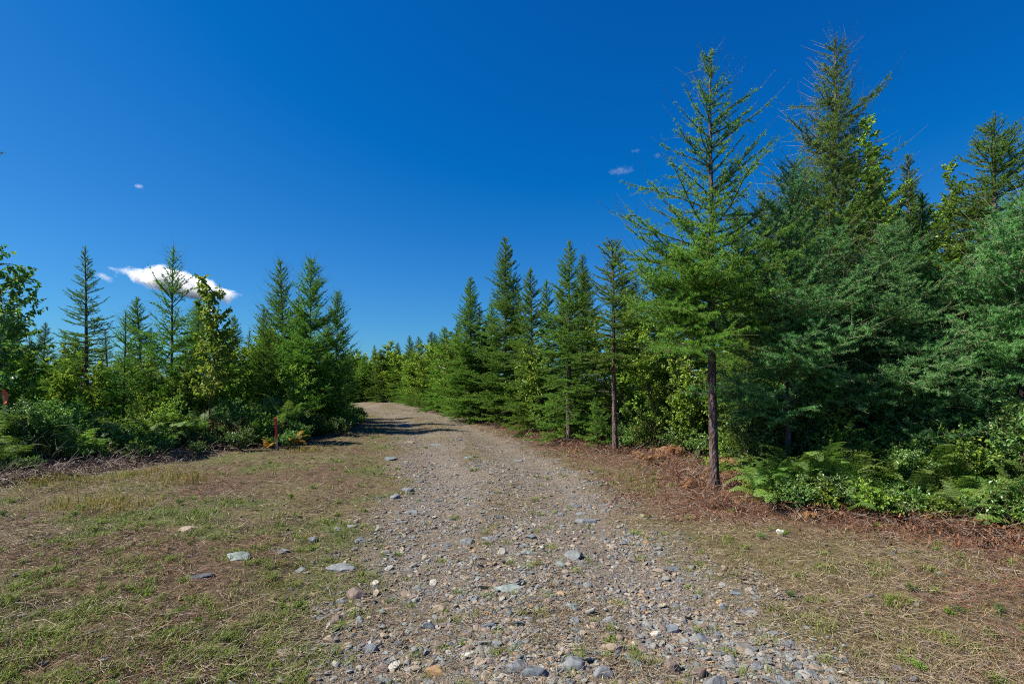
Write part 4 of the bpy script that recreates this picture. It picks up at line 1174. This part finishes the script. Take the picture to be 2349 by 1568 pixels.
# ================================================================== UNDERGROWTH
def shrub(seed, mat, h, spread, leaf, leafw, perm, n_br, stems=4, name="shrub", **kw):
    return build_broadleaf(name, (0, 0, 0), mat=mat, seed=seed, h=h, spread=spread, stems=stems, rb=0.012, z0=0.05, leaf=leaf, leafw=leafw, n_br=n_br, perm=perm, **kw)
SH = [shrub(201, "leaf", 1.05, 0.45, 0.036, 0.022, 78, 30), shrub(203, "leaf_dark", 1.0, 0.45, 0.038, 0.020, 80, 30), shrub(205, "leaf", 0.8, 0.42, 0.05, 0.034, 62, 26), shrub(207, "leaf_yellow", 0.85, 0.38, 0.040, 0.024, 46, 20)]
SH.append(shrub(209, "leaf_red", 0.8, 0.34, 0.036, 0.022, 36, 18))
SHW = dict(zip([q.name for q in SH], ["leaf", "leaf_dark", "leaf", "leaf_yellow", "leaf_red"]))
LOW = [shrub(211, "leaf_dark", 0.42, 0.26, 0.032, 0.02, 80, 16, 5), shrub(213, "leaf", 0.38, 0.24, 0.036, 0.024, 70, 14, 5)]
FE = [fern(301, 9, 0.62, stemh=.32, npin=20), fern(302, 9, 0.56, stemh=0.42, npin=19), fern(303, 11, 0.52, stemh=0.28, npin=18), fern(304, 8, 0.66, stemh=0.36, npin=21)]
FG = fern(311, 5, 0.6, mat="fern_gold", stemh=0.15)
FD = [fern(321, 6, 0.55, mat="fern_dead", stemh=0.12, curl=0.10, npin=16), fern(322, 5, 0.5, mat="fern_dead", stemh=0.18, curl=0.16, npin=14)]
SAP = build_conifer("larch_sapling", (0, 0, 0), needle="larch", bark="bark", twig="twig", seed=331, h=1.3, style="larch", rb=0.018, z0=0.05, prof=prof_pts((0, .5), (.4, .5), (1, .08)), step=0.12, lat=.5, dens=1.0)
FSAP = build_conifer("fir_sapling", (0, 0, 0), needle="fir", bark="bark", twig="twig", seed=333, h=1.5, style="spruce", rb=0.02, z0=0.1, prof=cone(.6), step=0.15, lat=.5, nw=0.005)
FER_L = "green fern fronds among the undergrowth"
rnd = random.Random(9)
used = {}
ZL = [(60, "at the left edge of the photo"), (160, "left of the open-branched spruce"), (260, "below the open-branched spruce"), (345, "between the open-branched spruce and the cloud larch"), (430, "below the larch before the cloud"),
      (530, "below the drooping-leaved sapling"), (610, "left of the red survey stake"), (690, "behind the red survey stake"), (760, "below the larch pair"), (1e9, "where the track passes the larch pair")]
ZR = [(1010, "near the bend"), (1100, "left of the tallest dark spruce"), (1200, "at the foot of the tallest dark spruce"), (1290, "left of the broad dense spruce"), (1385, "at the foot of the broad dense spruce"),
      (1450, "by the slim spruce stem"), (1550, "between the two bare stems"), (1640, "just left of the front larch stem"), (1740, "just right of the front larch stem"), (1850, "below the dense bluish larch"),
      (1980, "below the tallest larch"), (2120, "below the bushy blue-green larch"), (2260, "below the tall open spruce"), (1e9, "at the right edge of the photo")]
def put(src, x, y, s, label, cat, group, tilt=0.0, dz=0.0, rz=None):
    if group:
        px = 1174.5 + x / y * FPX
        zone = next(w for lim, w in (ZL if x < road_c(y) else ZR) if px < lim)
        if label == "leafy shrub": label = {"leaf": "mid green", "leaf_dark": "dark green", "leaf_yellow": "yellow-green", "leaf_red": "reddish"}[SHW[src.name]] + " leafy shrub"
        label = label + " " + zone
    t = (rnd.gauss(0, tilt), rnd.gauss(0, tilt)) if tilt else (0, 0)
    z = gzf(x, y) + dz; rz = rnd.random() * 6.283 if rz is None else rz
    sc_ = (s * rnd.uniform(.9, 1.1), s * rnd.uniform(.9, 1.1), s)
    if src.name not in used:
        used[src.name] = 1
        src.location = (x, y, z); src.rotation_euler = (t[0], t[1], rz); src.scale = sc_
        for k in ("label", "category", "group"):
            if k in src: del src[k]
        tag(src, label, cat, group); return src
    r = dup(src, (x, y, z), rz, sc_, t, label, None)
    if "group" in r: del r["group"]
    r["category"] = cat
    if group: r["group"] = group
    return r

# single plants one can point at
put(SAP, X(1372, 11.2), 11.2, 0.85, "bright green bushy larch sapling at the foot of the slim spruce", "sapling", None)
put(FG, X(672, 11.6), 11.6, 0.8, "golden fern lying beside the red survey stake", "fern", None, rz=0.6)
put(FG, X(612, 11.1), 11.1, 0.5, "small yellow fern at the foot of the red survey stake", "fern", None, rz=2.4)

# left-hand undergrowth
def left_fill():
    rows = [(-0.25, 0.55, 0), (0.15, 0.34, 0), (0.5, 0.40, 1), (0.95, 0.42, 2), (1.5, 0.5, 2), (2.3, 0.75, 2), (3.2, 0.95, 2), (4.3, 1.2, 2), (5.8, 1.5, 2)]
    for off, st, kind in rows:
        y = 6.2
        while y < 24:
            x = left_edge(y) - off + rnd.gauss(0, .12); yy = y + rnd.gauss(0, .15)
            if x > -1.15 * yy - 1.2:
                near = smooth(9.5, 7.5, yy)
                if kind == 0:
                    if rnd.random() < 0.8: put(rnd.choice(LOW), x, yy, rnd.uniform(.7, 1.2) * (1 - .3 * near), "knee-high leafy plant", "plant", "low leafy plants at left", .08)
                elif kind == 1:
                    q = rnd.random()
                    if q < .25: put(rnd.choice(SH), x, yy, rnd.uniform(.6, .9), "leafy shrub", "shrub", "shrubs in the left undergrowth", .06)
                    elif q < .65: put(rnd.choice(FE), x, yy, rnd.uniform(.8, 1.15), "green fern", "fern", "ferns in the left undergrowth", .15)
                    else: put(rnd.choice(LOW), x, yy, rnd.uniform(1, 1.5), "knee-high leafy plant", "plant", "low leafy plants at left", .08)
                else:
                    q = rnd.random()
                    if q < .45: put(rnd.choice(FE), x, yy, rnd.uniform(1.05, 1.45), "green fern", "fern", "ferns in the left undergrowth", .12)
                    elif q < .93: put(rnd.choice(SH + SH[:2]), x, yy, rnd.uniform(.8, 1.15), "leafy shrub", "shrub", "shrubs in the left undergrowth", .06)
                    elif q < .97: put(FSAP, x, yy, rnd.uniform(.6, .9), "young fir", "sapling", "young firs in the left undergrowth", .03)
                    else: put(FD[0], x, yy, rnd.uniform(1, 1.3), "brown withered fern", "fern", "withered ferns at left", .15)
            y += st * rnd.uniform(.8, 1.2)
left_fill()

def right_fill():
    rows = [(0.05, 0.42, 0), (0.45, 0.42, 1), (0.9, 0.5, 2), (1.5, 0.65, 2), (2.4, 0.9, 2)]
    for off, st, kind in rows:
        y = 4.2
        while y < 33:
            x = right_edge(y) + off + rnd.gauss(0, .12); yy = y + rnd.gauss(0, .12) + (0.15 * off if y < 7 else 0)
            if x < 1.12 * yy + 1.5 and yy > 6.4:
                ferny = yy < 7.2
                if abs(x - X(1640, 6.95)) < .35 and yy < 7.2: y += st; continue
                q = rnd.random()
                if kind == 0:
                    if ferny:
                        if q < .45: put(rnd.choice(FE), x, yy, rnd.uniform(.55, .8), "bright front-row fern", "fern", "front ferns on the right", .2)
                        elif q < .8: put(rnd.choice(LOW), x, yy, rnd.uniform(.7, 1.1), "low leafy plant", "plant", "low leafy plants at right", .08)
                    else:
                        if q < .35: put(rnd.choice(LOW), x, yy, rnd.uniform(.7, 1.1), "low leafy plant", "plant", "low leafy plants at right", .08)
                        elif q < .6: put(rnd.choice(FD), x, yy, rnd.uniform(.7, 1.0), "red-brown dead bracken", "fern", "dead bracken on the right", .3)
                elif kind == 1:
                    if ferny and q < .6: put(rnd.choice(FE), x, yy, rnd.uniform(.65, .95), "green fern", "fern", "ferns on the right", .15)
                    elif q < .25: put(rnd.choice(FD), x, yy, rnd.uniform(.9, 1.3), "red-brown dead bracken", "fern", "dead bracken on the right", .2)
                    elif q < .7: put(rnd.choice(SH[:3]), x, yy, rnd.uniform(.5, .85), "leafy shrub", "shrub", "shrubs on the right", .06)
                    else: put(rnd.choice(LOW), x, yy, rnd.uniform(1, 1.5), "low leafy plant", "plant", "low leafy plants at right", .08)
                else:
                    if q < .40: put(rnd.choice(FE), x, yy, rnd.uniform(.75, 1.1), "green fern", "fern", "ferns on the right", .12)
                    elif q < .85: put(rnd.choice(SH[:3]), x, yy, rnd.uniform(.9, 1.35), "leafy shrub", "shrub", "shrubs on the right", .06)
                    else: put(FSAP, x, yy, rnd.uniform(.7, 1.1), "young fir", "sapling", "young firs on the right", .03)
            y += st * rnd.uniform(.8, 1.2) * (1 + max(0, y - 12) * .03)
right_fill()
def near_right():
    """the fern bank at the right: rows that follow its foot, each row deeper and taller"""
    FX, FY = [1735, 1765, 1900, 2100, 2349, 2560], [6.45, 6.1, 5.72, 5.5, 5.0, 4.6]
    for k, (dd, step, kinds) in enumerate([(0.0, 34, "LfLfL"), (0.28, 42, "ffLfs"), (0.62, 50, "fsfsf"), (1.05, 60, "fssfd"), (1.6, 75, "sfsdp"), (2.3, 95, "sspsd")]):
        px = 1740 + 8 * k
        while px < 2540:
            yy = float(np.interp(px, FX, FY)) + dd + rnd.gauss(0, .06); x = X(px, yy) + rnd.gauss(0, .05)
            c = rnd.choice(kinds); sc0 = 0.55 + 0.13 * k
            if c == "L": put(rnd.choice(LOW), x, yy, rnd.uniform(.6, 1.1), "low leafy plant", "plant", "low leafy plants at right", .08)
            elif c == "f": put(rnd.choice(FE), x, yy, rnd.uniform(.65, 1.3) * min(1.15, sc0 + .12), "bright front-row fern" if k < 2 else "green fern", "fern", "front ferns on the right" if k < 2 else "ferns on the right", .2)
            elif c == "s": put(rnd.choice(SH[:2]), x, yy, rnd.uniform(.55, 1.15) * min(1.4, sc0 + .25), "leafy shrub", "shrub", "shrubs on the right", .06)
            elif c == "d": put(SH[1], x, yy, rnd.uniform(1.1, 1.5), "leafy shrub", "shrub", "shrubs on the right", .06)
            else: put(FSAP, x, yy, rnd.uniform(.7, 1.1), "young fir", "sapling", "young firs on the right", .03)
            px += step * rnd.uniform(.75, 1.25)
near_right()
for i in range(34):   # withered fronds lying on the right verge
    y = float(scatter_y(1, 3.6, 12, 1.3, np.random.default_rng(500 + i))[0]); x = right_edge(y) - rnd.uniform(0.0, 0.9)
    if x - road_c(y) < 1.9: continue
    o = put(rnd.choice(FD), x, y, rnd.uniform(.35, .6), "flattened red-brown fern on the verge", "fern", "flattened dead ferns on the right verge", .5, -.03)
rw = np.random.default_rng(61)
for i in range(60):
    y = float(scatter_y(1, 2.5, 9, 1.4, rw)[0]); x = float(rw.uniform(-1, 1) * y)
    if x < left_edge(y) or x > right_edge(y) - .2 or abs(x - road_c(y)) < 1.4: continue
    o = put(LOW[i % 2], x, y, float(rw.uniform(.06, .15) if x > 0 else rw.uniform(.09, .2)), "small weed in the grass " + ("left" if x < 0 else "right") + " of the track", "weed", None)
    o["group"] = "small weeds in the grass " + ("left" if x < 0 else "right") + " of the track"
for o_ in LOW + SH + FE + FD + [FG, SAP, FSAP]:
    if o_.name not in used: print("unused", o_.name)

# ================================================================== SURVEY STAKES, FALLEN TWIGS, CLOUDS
def plain(name, col, rough=0.6, ns=0.15):
    m, nt, out = new_mat(name); N = nt.nodes; L = nt.links
    p = N.new("ShaderNodeBsdfPrincipled"); p.inputs["Roughness"].default_value = rough
    t = N.new("ShaderNodeTexNoise"); t.inputs["Scale"].default_value = 45
    tc = N.new("ShaderNodeTexCoord"); mp = N.new("ShaderNodeMapping"); mp.inputs["Scale"].default_value = (1, 1, .12)
    L.new(tc.outputs["Object"], mp.inputs[0]); L.new(mp.outputs[0], t.inputs["Vector"])
    r_ = N.new("ShaderNodeMapRange"); r_.inputs[3].default_value = 1 - ns * 2; r_.inputs[4].default_value = 1 + ns * 2
    L.new(t.outputs["Fac"], r_.inputs[0])
    s = N.new("ShaderNodeVectorMath"); s.operation = "SCALE"; s.inputs[0].default_value = col
    L.new(r_.outputs[0], s.inputs["Scale"]); L.new(s.outputs[0], p.inputs["Base Color"]); L.new(p.outputs[0], out.inputs[0])
    return m
red = plain("red_paint", (0.85, 0.025, 0.04)); wood = plain("bare_wood", (0.50, 0.36, 0.24)); orange = plain("orange_tape", (0.85, 0.09, 0.02), .4, .08)
def box_taper(x0, y0, z0, x1, y1, z1, k=1.0):
    v = []
    for z, s in ((z0, 1), (z1, k)):
        cx, cy = (x0 + x1) / 2, (y0 + y1) / 2
        for a, b in ((x0, y0), (x1, y0), (x1, y1), (x0, y1)): v.append((cx + (a - cx) * s, cy + (b - cy) * s, z))
    f = [(0, 3, 2, 1), (4, 5, 6, 7), (0, 1, 5, 4), (1, 2, 6, 5), (2, 3, 7, 6), (3, 0, 4, 7)]
    return np.array(v), np.array(f)
def stake(px, d, top, label, ribbon):
    root = empty("survey_stake"); x = X(px, d); g = gzf(x, d); H = HT(top, d) - g
    root.location = (x, d, g); root.rotation_euler = (0.02, -0.03, 0.25); tag(root, label, "survey stake")
    a = .021 if not ribbon else .013; split = H * (.36 if not ribbon else .93)
    v, f = box_taper(-a, -a * .8, -.15, a, a * .8, split); link("bare_post", mesh_np("bare_post", v, f), wood, root)
    v1, f1 = box_taper(-a - .001, -a * .8 - .001, split, a + .001, a * .8 + .001, H - .012); v2, f2 = box_taper(-a - .001, -a * .8 - .001, H - .012, a + .001, a * .8 + .001, H, .72)
    v, f, _ = catm([(v1, f1), (v2, f2)]); link("painted_top", mesh_np("painted_top", v, f), red, root)
    if ribbon:
        vs, fs = [], []
        for k in range(9):
            t = k / 8; w = .03; xx = .022 + .03 * math.sin(t * 3) ; vs += [(xx - .02, -.03 - .01 * math.sin(5 * t), H - .03 - t * .22), (xx + w, -.035 + .012 * math.sin(4 * t), H - .02 - t * .21)]
        for k in range(8): fs.append((2 * k, 2 * k + 1, 2 * k + 3, 2 * k + 2))
        link("ribbon", mesh_np("ribbon", np.array(vs), np.array(fs)), orange, root)
    return root
stake(635, 11.25, 957, "red-topped wooden survey stake in front of the left undergrowth", False)
stake(17, 8.9, 893, "survey stake with orange ribbon among plants at the left edge", True)

def bare_twig(px, py, h, label, seed, n=5, curve=.3, mat="twig_pale", lean=0.2):
    rr = random.Random(seed); d0 = DY(py); x0 = X(px, d0); S_ = [[], [], [], []]
    def go(p, d, L, r, lvl):
        m = max(4, int(L / .06)); st = L / m
        for i in range(m):
            d = (d + Vector((rr.gauss(0, .09), rr.gauss(0, .09), -curve * st))).normalized(); q = p + d * st
            S_[0].append(tuple(p)); S_[1].append(tuple(q)); S_[2].append(r * (1 - .75 * i / m)); S_[3].append(r * (1 - .75 * (i + 1) / m))
            if lvl < 2 and i > m * .3 and rr.random() < .35:
                go(q, (d + Vector((rr.gauss(0, .7), rr.gauss(0, .7), rr.uniform(-.2, .5)))).normalized(), L * .4, r * .55, lvl + 1)
            p = q
    for k in range(n):
        az = rr.random() * 6.283; go(Vector((rr.gauss(0, .04), rr.gauss(0, .04), -.02)), Vector((math.cos(az) * lean * 2, math.sin(az) * lean * 2, 1)).normalized(), h * rr.uniform(.6, 1.1), .0048, 0)
    v, f = tubes(*S_, 4)
    o = link("dead_twig", mesh_np("dead_twig", v, f), M[mat]); o.location = (x0, d0, gzf(x0, d0)); tag(o, label, "twig"); return o
bare_twig(2150, 1235, .62, "arching pale dead twig before the ferns on the right", 5, 3, .8, lean=.5)
bare_twig(2320, 1250, .7, "thin forked dead twig at the right edge below the ferns", 6, 3, .6, lean=.3)
bare_twig(1850, 1215, .3, "short pale dead twig at the foot of the front ferns", 7, 3, .4, lean=.5)
bare_twig(1740, 1130, .5, "grey dead twigs right of the tall larch stem", 8, 6, .5)
bare_twig(1590, 1085, .5, "grey dead twigs left of the tall larch stem", 9, 6, .5)
bare_twig(1500, 1055, .6, "tangled brown dead twigs between the two bare stems", 10, 7, .7, "twig")
bare_twig(680, 1000, .6, "curved dead twig leaning over by the golden fern", 12, 2, .9, lean=.8)
bare_twig(375, 1010, 1.5, "bare pale twigs sticking out of the left undergrowth", 13, 3, .3)
bare_twig(110, 1090, .7, "pale dead twigs over the brush at lower left", 14, 7, .7)
bare_twig(240, 1075, .6, "low arching dead twigs at the foot of the left undergrowth", 15, 6, .9)

def cloud(px, py, w, hgt, d, label, dens, seed, tilt=0.0, thr=0.42, scale=3.0):
    """a body of vapour: density falls off to the edge of an ellipsoid and is torn by noise"""
    v, f = ICO[4]
    o = link("cloud", mesh_np("cloud", v, f), None)
    o.location = (X(px, d), d, HT(py, d)); sx = w / FPX * d / 2; sz = hgt / FPX * d / 2
    o.scale = (sx, sx * .5, sz); o.rotation_euler = (0, tilt, 0)
    m, nt, out = new_mat("vapour"); N = nt.nodes; L = nt.links
    tc = N.new("ShaderNodeTexCoord"); mp = N.new("ShaderNodeMapping"); mp.inputs["Scale"].default_value = (1, .6, hgt / w * 1.6); mp.inputs["Location"].default_value = (seed, 0, 0)
    L.new(tc.outputs["Object"], mp.inputs[0])
    n = N.new("ShaderNodeTexNoise"); n.inputs["Scale"].default_value = scale; n.inputs["Detail"].default_value = 5; n.inputs["Roughness"].default_value = .6; n.inputs["Distortion"].default_value = .4
    L.new(mp.outputs[0], n.inputs["Vector"])
    ln = N.new("ShaderNodeVectorMath"); ln.operation = "LENGTH"; L.new(tc.outputs["Object"], ln.inputs[0])
    fo = N.new("ShaderNodeMapRange"); fo.inputs[1].default_value = 0.15; fo.inputs[2].default_value = 1.0; fo.inputs[3].default_value = .30; fo.inputs[4].default_value = -.30
    L.new(ln.outputs["Value"], fo.inputs[0])
    ad = N.new("ShaderNodeMath"); ad.operation = "ADD"; L.new(n.outputs["Fac"], ad.inputs[0]); L.new(fo.outputs[0], ad.inputs[1])
    mr = N.new("ShaderNodeMapRange"); mr.inputs[1].default_value = thr; mr.inputs[2].default_value = thr + .25; mr.inputs[3].default_value = 0; mr.inputs[4].default_value = dens / (sx * .5)
    L.new(ad.outputs[0], mr.inputs[0])
    vs = N.new("ShaderNodeVolumePrincipled"); vs.inputs["Color"].default_value = (1, 1, 1, 1); vs.inputs["Anisotropy"].default_value = 0.2
    L.new(mr.outputs[0], vs.inputs["Density"]); L.new(vs.outputs[0], out.inputs["Volume"])
    o.data.materials.append(m); tag(o, label, "cloud"); return o
cloud(412, 650, 325, 72, 900, "bright white flat cloud low in the left sky behind the trees", 14.0, 3.0, math.radians(13), .40)
cloud(240, 636, 70, 26, 900, "thin wisp of cloud just left of the white cloud", 0.5, 9.0, math.radians(25), .46)
cloud(318, 427, 34, 16, 900, "tiny faint cloud puff high in the left sky", 0.3, 13.0, 0.1, .44)
cloud(1422, 392, 90, 26, 900, "faint thin cloud wisp left of the tall larch top", 0.16, 17.0, -.1, .44)
cloud(1508, 357, 26, 20, 900, "very faint small puff nearest the larch top", 0.08, 21.0, -.1, .44)
cloud(1460, 346, 36, 14, 900, "faint small puff above the thin cloud wisp", 0.08, 27.0, -.1, .44)
